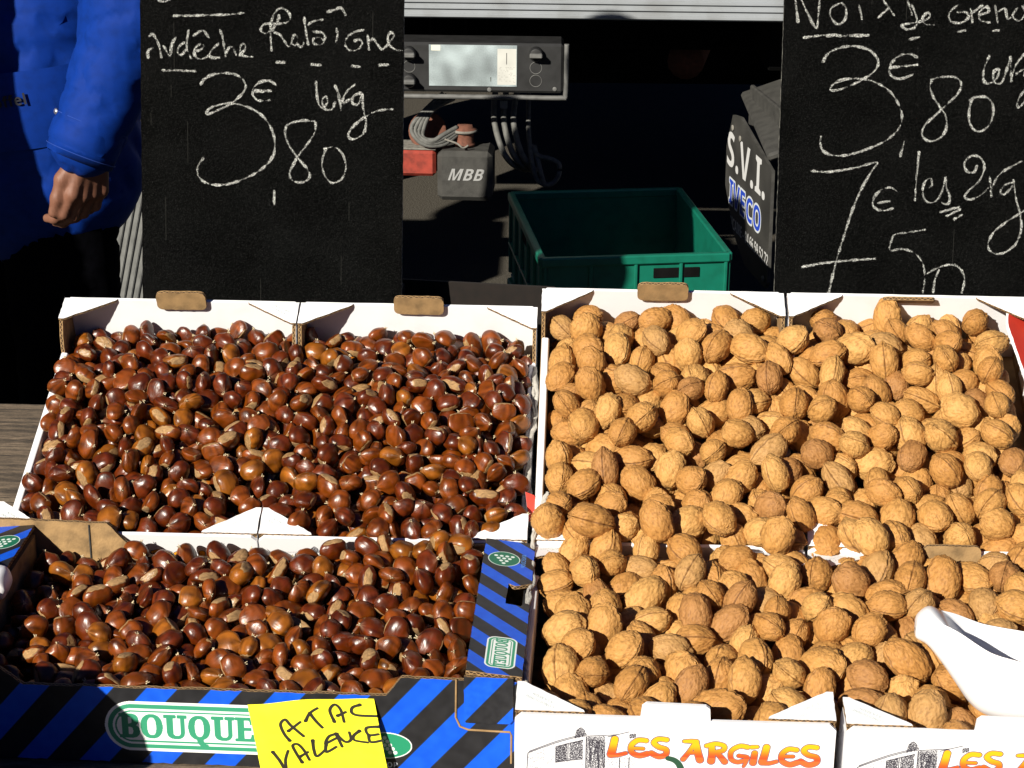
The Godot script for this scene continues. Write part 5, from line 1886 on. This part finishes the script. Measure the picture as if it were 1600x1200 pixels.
func build_truck() -> void:
	var t := thing("delivery_truck", "parked delivery truck with tail lift, control panel and lettered black mudflap", "truck")
	var Z := -4.70
	part("cargo_body", box_mesh(Vector3(2.3, 1.9, 4.6), 0.03), M.van_white, t, T(Vector3(0.25, 1.90, Z - 2.45)))
	part("chassis_floor", box_mesh(Vector3(2.2, 0.10, 4.5), 0.01), M.underbody, t, T(Vector3(0.25, 0.89, Z - 2.45)))
	for s in [-1, 1]:
		part("chassis_beam", box_mesh(Vector3(0.09, 0.20, 4.4), 0.01), M.underbody, t, T(Vector3(0.25 + s * 0.42, 0.74, Z - 2.4)))
	part("cross_member", box_mesh(Vector3(1.9, 0.14, 0.10), 0.01), M.underbody, t, T(Vector3(0.25, 0.70, Z - 0.55)))
	part("rear_axle", box_mesh(Vector3(1.6, 0.12, 0.12), 0.02), M.underbody, t, T(Vector3(0.25, 0.38, Z - 1.55)))
	for s in [-1, 1]:
		var w := MB.new()
		w.lathe([Vector2(0.20, -0.10), Vector2(0.33, -0.11), Vector2(0.36, -0.08), Vector2(0.365, 0.0), Vector2(0.36, 0.08), Vector2(0.33, 0.11), Vector2(0.20, 0.10)], 32, Transform3D(Basis(Vector3(0, 0, 1), PI / 2), Vector3.ZERO))
		var wh := part("wheel", w.mesh(), M.rubber, t, T(Vector3(0.25 + s * 0.86, 0.365, Z - 1.55)))
		var rim := MB.new()
		rim.lathe([Vector2(0, -0.05), Vector2(0.12, -0.05), Vector2(0.20, -0.09), Vector2(0.205, 0.09), Vector2(0.12, 0.04), Vector2(0, 0.04)], 24, Transform3D(Basis(Vector3(0, 0, 1), PI / 2), Vector3.ZERO))
		part("rim", rim.mesh(), M.grey_metal, wh)
	part("fuel_tank", box_mesh(Vector3(0.45, 0.34, 0.8), 0.06), M.underbody, t, T(Vector3(0.05, 0.60, Z - 2.6)))
	var ex := MB.new()
	ex.tube([Vector3(0.62, 0.62, Z - 1.9), Vector3(0.52, 0.60, Z - 0.9), Vector3(0.46, 0.58, Z - 0.6)], [0.05, 0.05, 0.05], 14, true)
	part("exhaust_pipe", ex.mesh(), M.rust, t)
	# tail lift platform folded up against the back: ribbed aluminium
	var pl := part("tail_lift_platform", box_mesh(Vector3(2.2, 1.4, 0.03), 0.003), M.aluminium, t, T(Vector3(0.25, 1.508, Z + 0.02), Vector3(0, -1.0, 0)))
	for i in 9:
		part("rib", box_mesh(Vector3(2.2, [0.008, 0.004][i % 2], 0.006), 0.001), M.aluminium, pl, T(Vector3(0, -0.692 + i * 0.017, 0.018)))
	# control panel under the platform
	var cb := part("control_box", box_mesh(Vector3(0.43, 0.118, 0.10), 0.006), M.black_plastic, t, T(Vector3(-0.099, 0.695, Z + 0.00), Vector3(0, -1.0, 0)))
	var fz := 0.05
	part("label_plate", box_mesh(Vector3(0.208, 0.098, 0.002)), label_material(), cb, T(Vector3(0.001, 0.006, fz + 0.0012)))
	for k in [[-0.150, 0.034], [-0.150, -0.030], [0.150, 0.036]]:
		var kb := MB.new()
		kb.lathe([Vector2(0, 0), Vector2(0.017, 0), Vector2(0.017, 0.012), Vector2(0.014, 0.017), Vector2(0.013, 0.019), Vector2(0, 0.019)], 20, Transform3D(Basis(Vector3(1, 0, 0), PI / 2), Vector3.ZERO))
		var kn := part("knob", kb.mesh(), M.black_plastic, cb, T(Vector3(k[0], k[1], fz)))
		part("knob_grip", box_mesh(Vector3(0.030, 0.010, 0.016), 0.002), M.grey_metal, kn, T(Vector3(0, 0, 0.026)))
	for k in [[-0.150, 0.002], [0.150, 0.002], [0.150, -0.029]]:
		var rg := MB.new()
		var pth := []
		for j in 25:
			pth.append(Vector3(cos(TAU * j / 24) * 0.014, sin(TAU * j / 24) * 0.014, 0))
		rg.tube(pth, [0.0008], 6, false, 1.0, Vector3(0, 0, 1))
		part("knockout_ring", rg.mesh(), M.grey_metal, cb, T(Vector3(k[0], k[1], fz + 0.0003)))
	for k in [[0.04, -0.051], [0.195, -0.048], [-0.17, -0.051]]:
		var sc := MB.new()
		sc.lathe([Vector2(0, 0), Vector2(0.0055, 0), Vector2(0.005, 0.002), Vector2(0, 0.002)], 12, Transform3D(Basis(Vector3(1, 0, 0), PI / 2), Vector3.ZERO))
		part("screw", sc.mesh(), M.grey_metal, cb, T(Vector3(k[0], k[1], fz)))
	tube_part("box_rim", [Vector3(-0.22, -0.071, 0.042), Vector3(0.10, -0.071, 0.042), Vector3(0.213, -0.071, 0.042), Vector3(0.221, -0.064, 0.042), Vector3(0.222, 0.02, 0.042), Vector3(0.222, 0.058, 0.042)], 0.006, M.grey_metal, cb)
	part("bracket_tab", box_mesh(Vector3(0.018, 0.020, 0.004), 0.001), M.grey_metal, cb, T(Vector3(0.074, -0.090, 0.035)))
	# red lift arm with its black end cap
	part("lift_arm", box_mesh(Vector3(0.9, 0.066, 0.09), 0.008), M.red_paint, t, T(Vector3(-0.64, 0.432, -4.83), Vector3(0, -3, 0)))
	part("arm_dust", box_mesh(Vector3(0.9, 0.004, 0.085), 0.001), M.dust, t, T(Vector3(-0.64, 0.4675, -4.83), Vector3(0, -3, 0)))
	var cap := part("end_cap", box_mesh(Vector3(0.136, 0.125, 0.12), 0.012), M.dusty_black, t, T(Vector3(-0.118, 0.405, -4.80), Vector3(0, -3, 0)))
	var mb := part("lettering", lettering("MBB", 0.030, true, false, 0.001), mat(lin(0.30, 0.30, 0.30), 0.5), cap, Transform3D(Basis(Vector3(1, 0, 0), Vector3(0.35, 1, 0), Vector3(0, 0, 1)), Vector3(0.004, 0.005, 0.0610)))
	# pump pots, plates and hoses on top of the arm
	var pot := MB.new()
	pot.lathe([Vector2(0, 0), Vector2(0.026, 0), Vector2(0.026, 0.006), Vector2(0.022, 0.009), Vector2(0.022, 0.034), Vector2(0.029, 0.036), Vector2(0.029, 0.042), Vector2(0.020, 0.045), Vector2(0.018, 0.052), Vector2(0, 0.053)], 22)
	part("pump_pot", pot.mesh(), M.rust, t, T(Vector3(-0.122, 0.470, -4.80)))
	var ring := MB.new()
	ring.lathe([Vector2(0.0285, 0), Vector2(0.031, 0.0), Vector2(0.032, 0.004), Vector2(0.029, 0.006)], 22)
	part("pot_ring", ring.mesh(), M.dust, t, T(Vector3(-0.122, 0.505, -4.80)))
	var disc := MB.new()
	disc.lathe([Vector2(0, -0.02), Vector2(0.045, -0.02), Vector2(0.048, 0), Vector2(0.045, 0.02), Vector2(0, 0.02)], 24, Transform3D(Basis(Vector3(1, 0, 0), PI / 2 - 0.3), Vector3.ZERO))
	part("hinge_boss", disc.mesh(), M.rust, t, T(Vector3(-0.215, 0.498, -4.83)))
	for k in 4:
		var dx := k * 0.009
		tube_part("hose", [Vector3(-0.175 + dx, 0.600 - k * 0.004, -4.80), Vector3(-0.222 + dx * 0.7, 0.560, -4.775), Vector3(-0.252 + dx, 0.520 - k * 0.006, -4.765), Vector3(-0.225 + dx, 0.484 + k * 0.003, -4.755), Vector3(-0.175, 0.480 + k * 0.008, -4.765), Vector3(-0.140, 0.500 + k * 0.006, -4.79)], 0.0058, M.hose, t)
	tube_part("cable_tie", [Vector3(-0.170, 0.497, -4.75), Vector3(-0.14, 0.488, -4.745), Vector3(-0.125, 0.477, -4.745), Vector3(-0.112, 0.482, -4.75)], 0.0024, M.dust, t)
	for k in 3:
		tube_part("hose", [Vector3(-0.045 + k * 0.028, 0.62, -4.86), Vector3(-0.050 + k * 0.024, 0.54, -4.80), Vector3(-0.030 + k * 0.022, 0.47, -4.77), Vector3(-0.005 + k * 0.02, 0.43, -4.78), Vector3(0.03 + k * 0.012, 0.40, -4.83)], 0.0075, M.hose, t)
	tube_part("hose_loop", [Vector3(0.035, 0.60, -4.86), Vector3(0.036, 0.50, -4.80), Vector3(0.044, 0.44, -4.77), Vector3(0.058, 0.394, -4.765), Vector3(0.085, 0.380, -4.765), Vector3(0.108, 0.396, -4.77), Vector3(0.112, 0.43, -4.77), Vector3(0.090, 0.445, -4.77), Vector3(0.06, 0.452, -4.775), Vector3(0.042, 0.475, -4.79)], 0.0062, M.hose, t)
	tube_part("hose_loop", [Vector3(0.050, 0.470, -4.80), Vector3(0.062, 0.43, -4.765), Vector3(0.070, 0.40, -4.76), Vector3(0.075, 0.384, -4.765)], 0.0062, M.hose, t)
	# mudguard and lettered mudflap by the wheel, hanging edge-on to the stall
	var d := Vector3(0.16, 0.0, 0.985).normalized()
	var up := Vector3(-0.04, 1, -0.15).normalized()
	var nn := d.cross(up).normalized()
	up = nn.cross(d).normalized()
	var fx := Transform3D(Basis(d, up, nn), Vector3(0.538, 0.215, -4.84))
	var fim := Image.create(512, 448, false, Image.FORMAT_RGB8)
	for y in 448:
		for x in 512:
			var g := 0.20 + noise.get_noise_2d(x * 0.6, y * 0.6) * 0.06 + fine.get_noise_2d(x * 5.0, y * 5.0) * 0.03
			fim.set_pixel(x, y, Color(g, g * 0.98, g * 0.93))
	stamp(fim, "S.V.I.", 116, Vector2(232, 130), Color(0.78, 0.78, 0.78), false, 1.25)
	stamp(fim, "IVECO", 80, Vector2(236, 262), Color(0.78, 0.80, 0.82), false, 1.2, 7.0)
	stamp(fim, "IVECO", 80, Vector2(236, 262), Color(0.10, 0.25, 0.70), false, 1.2)
	stamp(fim, "BEAUCAIRE - 04.66.59.52.72", 38, Vector2(256, 356), Color(0.74, 0.74, 0.74), false, 0.78)
	var fw := 0.40
	var fh := 0.35
	var poly := [Vector2(0.0, 0.15), Vector2(0.09, 0.05), Vector2(0.20, 0.0), Vector2(fw - 0.02, 0), Vector2(fw, 0.02), Vector2(fw, fh - 0.06), Vector2(0.12, fh), Vector2(0.05, fh - 0.01), Vector2(0.0, fh - 0.10)]
	part("mudflap", board_sheet(poly, 0.008, tex_mat(fim, 0.65), M.rubber, M.dusty_black, Rect2(0, 0, fw, fh), 0.0004, 0.02), null, t, fx)
	for k in [[0.13, fh - 0.05], [fw - 0.03, 0.02], [0.06, fh - 0.04]]:
		var bl := MB.new()
		bl.lathe([Vector2(0, 0), Vector2(0.008, 0), Vector2(0.007, 0.004), Vector2(0, 0.005)], 12, fx * Transform3D(Basis(Vector3(1, 0, 0), PI / 2), Vector3(k[0], k[1], 0.004)))
		part("bolt", bl.mesh(), M.dust, t)
	part("mudguard", box_mesh(Vector3(0.30, 0.02, 0.46), 0.006), M.dusty_black, t, Transform3D(Basis(Vector3(0, 0, 1), 0.35) * Basis(Vector3(1, 0, 0), 0.10), Vector3(0.715, 0.610, -4.66)))
	part("flap_bracket", box_mesh(Vector3(0.012, 0.10, 0.36), 0.003), M.dusty_black, t, T(Vector3(0.615, 0.57, -4.66), Vector3(0, 9, 0)))

func label_material() -> StandardMaterial3D:
	var im := Image.create(512, 242, false, Image.FORMAT_RGB8)
	for y in 242:
		for x in 512:
			var g := 0.60 + noise.get_noise_2d(x * 0.5, y * 0.5) * 0.16 + fine.get_noise_2d(x * 2.0, y * 2.0) * 0.04
			im.set_pixel(x, y, Color(g * 0.93, g, g * 1.02))
	for y in range(20, 232):
		for x in range(398, 508):
			var g := 0.76 + noise.get_noise_2d(x * 0.7, y * 0.7) * 0.05
			im.set_pixel(x, y, Color(g, g, g * 0.97))
	brush(im, [Vector2(452, 46), Vector2(452, 110)], 2, 2, Color(0.2, 0.2, 0.2))
	for i in 44:
		var x := rng.randf_range(404, 496)
		var y := 130.0 + 8.0 * (rng.randi() % 12)
		brush(im, [Vector2(x, y), Vector2(x + rng.randf_range(2, 9), y)], 1.0, 1.0, Color(0.55, 0.55, 0.53))
	brush(im, [Vector2(360, 190), Vector2(361, 212)], 3, 2, Color(0.3, 0.32, 0.3))
	for y in range(2, 34):
		for x in range(14, 66):
			im.set_pixel(x, y, Color(0.86, 0.85, 0.78))
	return tex_mat(im, 0.5)

func build_green_crate() -> void:
	var xf := Transform3D(Basis(Vector3.UP, deg_to_rad(7.5)), Vector3(0.062, 0, -4.0))
	var w := 0.402
	var d := 0.52
	var h := 0.207
	var first: Node3D
	for lv in 2:
		var c := thing("plastic_crate", ["green plastic crate standing on the asphalt under another crate", "empty green plastic crate, topmost, behind the walnut trays"][lv], "crate", xf * T(Vector3(0, 0.012 + lv * (h + 0.004), 0)), "green plastic crates stacked behind the stall")
		first = c
		# origin: front left bottom corner; -z is away from the viewer
		part("base", box_mesh(Vector3(w, 0.008, d), 0.003), M.green_plastic, c, T(Vector3(w / 2, 0.004, -d / 2)))
		for e in [["front_wall", Vector3(w / 2, h / 2, -0.004), 0.0, w], ["back_wall", Vector3(w / 2, h / 2, -d + 0.004), 180.0, w], ["side_wall", Vector3(0.004, h / 2, -d / 2), -90.0, d], ["side_wall", Vector3(w - 0.004, h / 2, -d / 2), 90.0, d]]:
			var L: float = e[3]
			var panel := MB.new()
			panel.box(Transform3D(), Vector3(L - 0.002, h - 0.016, 0.004), 0.001)
			var p := part(e[0], panel.mesh(), M.green_plastic, c, T(e[1], Vector3(0, e[2], 0)))
			part("rim", box_mesh(Vector3(L + 0.004, 0.020, 0.016), 0.003), M.green_plastic, p, T(Vector3(0, h / 2 - 0.010, 0.004)))
			part("rib", box_mesh(Vector3(L, 0.006, 0.012), 0.002), M.green_plastic, p, T(Vector3(0, -0.02, 0.005)))
			var nn := int(L / 0.10) + 1
			for k in nn:
				part("upright", box_mesh(Vector3(0.008, h - 0.022, 0.011), 0.002), M.green_plastic, p, T(Vector3(-L / 2 + 0.006 + (L - 0.012) * k / (nn - 1), 0, 0.004)))
			part("hand_slot", box_mesh(Vector3(0.10, 0.022, 0.003), 0.001), M.underbody, p, T(Vector3(L * 0.22 if e[0] == "front_wall" else 0.0, h / 2 - 0.042, 0.0035)))

	# a second stack further along, beyond the vendor
	for lv in 5:
		var e: Node3D = first.duplicate()
		e.name = numbered("plastic_crate")
		add_child(e)
		e.transform = T(Vector3(-1.50, 0.012 + lv * (h + 0.004), -3.62), Vector3(0, rng.randf_range(-2, 2), 0))
		e.set_meta("label", "green plastic crate in the tall stack beyond the vendor, %s from the ground" % ORD[lv])

func build_odds() -> void:
	# ribbed grey deck board leaning behind the first chalk board
	var t := thing("ribbed_deck_panel", "grey ribbed panel leaning between the blue jacket and the chalkboard", "panel", Transform3D(Basis(Vector3.UP, deg_to_rad(-4)) * Basis(Vector3(0, 0, 1), deg_to_rad(-5.5)) * Basis(Vector3.RIGHT, deg_to_rad(-34)), Vector3(-0.70, 0.02, -3.72)))
	var wd := 0.42
	var ht := 0.74
	part("backing", box_mesh(Vector3(wd, ht, 0.012), 0.002), M.grey_wood, t, T(Vector3(0, ht / 2, 0)))
	for i in 30:
		part("rib", box_mesh(Vector3(0.0085, ht - 0.002, 0.007), 0.002), M.grey_wood, t, T(Vector3(-wd / 2 + 0.007 + i * 0.01405, ht / 2, 0.0085)))
	# brown box in the shade behind the second tray
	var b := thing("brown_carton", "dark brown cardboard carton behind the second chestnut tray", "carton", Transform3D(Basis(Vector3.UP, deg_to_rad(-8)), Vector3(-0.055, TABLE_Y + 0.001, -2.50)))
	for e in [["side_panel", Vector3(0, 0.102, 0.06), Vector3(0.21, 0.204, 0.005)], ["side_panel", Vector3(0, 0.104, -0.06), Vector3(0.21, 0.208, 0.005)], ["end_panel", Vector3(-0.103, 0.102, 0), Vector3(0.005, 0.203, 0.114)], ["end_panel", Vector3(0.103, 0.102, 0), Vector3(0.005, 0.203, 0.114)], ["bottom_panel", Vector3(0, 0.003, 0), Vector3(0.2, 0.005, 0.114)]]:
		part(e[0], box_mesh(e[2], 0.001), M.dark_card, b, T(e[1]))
	# a grocery bag further along the stall
	var gb := thing("paper_grocery_bag", "brown paper grocery bag standing at the near end of the table", "bag", T(Vector3(-0.62, TABLE_Y + 0.001, -1.44), Vector3(0, -2, 0)))
	for e in [[0.0, 1.0], [180.0, 1.0]]:
		part("side_panel", board_sheet([Vector2(-0.12, 0), Vector2(0.12, 0), Vector2(0.075, 0.235), Vector2(0.02, 0.24), Vector2(-0.075, 0.235)], 0.001, M.kraft, M.kraft, M.kraft, Rect2(0, 0, 1, 1), 0.002, 0.01), null, gb, Transform3D(Basis(Vector3.UP, deg_to_rad(e[0])), Vector3(0, 0, 0.045 if e[0] == 0.0 else -0.045)))
	for sd in [-1.0, 1.0]:
		part("gusset_panel", board_sheet([Vector2(-0.044, 0), Vector2(0.044, 0), Vector2(0.044, 0.236), Vector2(-0.044, 0.236)], 0.001, M.kraft, M.kraft, M.kraft), null, gb, Transform3D(Basis(Vector3(0, 0, 1), sd * 0.19) * Basis(Vector3.UP, PI / 2), Vector3(sd * 0.118, 0, 0)))
	# scoops
	build_scoop("white plastic scoop lying on the walnuts of the front tray", Transform3D(Basis(Vector3.UP, deg_to_rad(-6)) * Basis(Vector3(1, 0, 0), deg_to_rad(-6)), Vector3(0.393, 0.712, -1.655)))
	build_scoop("white scoop handle reaching over the shaded chestnuts of the striped crate", Transform3D(Basis(Vector3.UP, deg_to_rad(172)) * Basis(Vector3(0, 0, 1), deg_to_rad(24)), Vector3(-0.566, 0.665, -1.845)))

# ------------------------------------------------------------------
func _ready() -> void:
	rng.seed = 20240
	noise.seed = 4
	noise.frequency = 0.01
	noise.noise_type = FastNoiseLite.TYPE_SIMPLEX_SMOOTH
	noise.fractal_octaves = 2
	fine.seed = 9
	fine.frequency = 0.05
	fine.noise_type = FastNoiseLite.TYPE_SIMPLEX
	fine.fractal_octaves = 2
	build_light()
	make_materials()
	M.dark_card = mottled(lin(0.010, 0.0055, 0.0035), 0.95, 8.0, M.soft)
	M.grey_wood = mottled(lin(0.17, 0.172, 0.165), 0.85, 5.0, M.soft, M.grain, 0.05)
	var t0 := Time.get_ticks_msec()
	build_ground()
	build_table()
	build_truck()
	build_green_crate()
	build_boards()
	print("boards ", Time.get_ticks_msec() - t0)
	build_trays()
	build_striped_crate()
	print("trays ", Time.get_ticks_msec() - t0)
	build_person()
	var mate: Node3D = get_node("person").duplicate()
	mate.name = numbered("person")
	add_child(mate)
	mate.transform = Transform3D(Basis(Vector3.UP, deg_to_rad(20.0)) * Basis.from_scale(Vector3.ONE * 1.04), Vector3(-1.85, 0, -3.20))
	mate.set_meta("label", "second vendor in a blue rain jacket, standing beyond the tall plain chalkboard")
	print("person ", Time.get_ticks_msec() - t0)
	build_odds()
	build_nuts()
	print("all ", Time.get_ticks_msec() - t0)
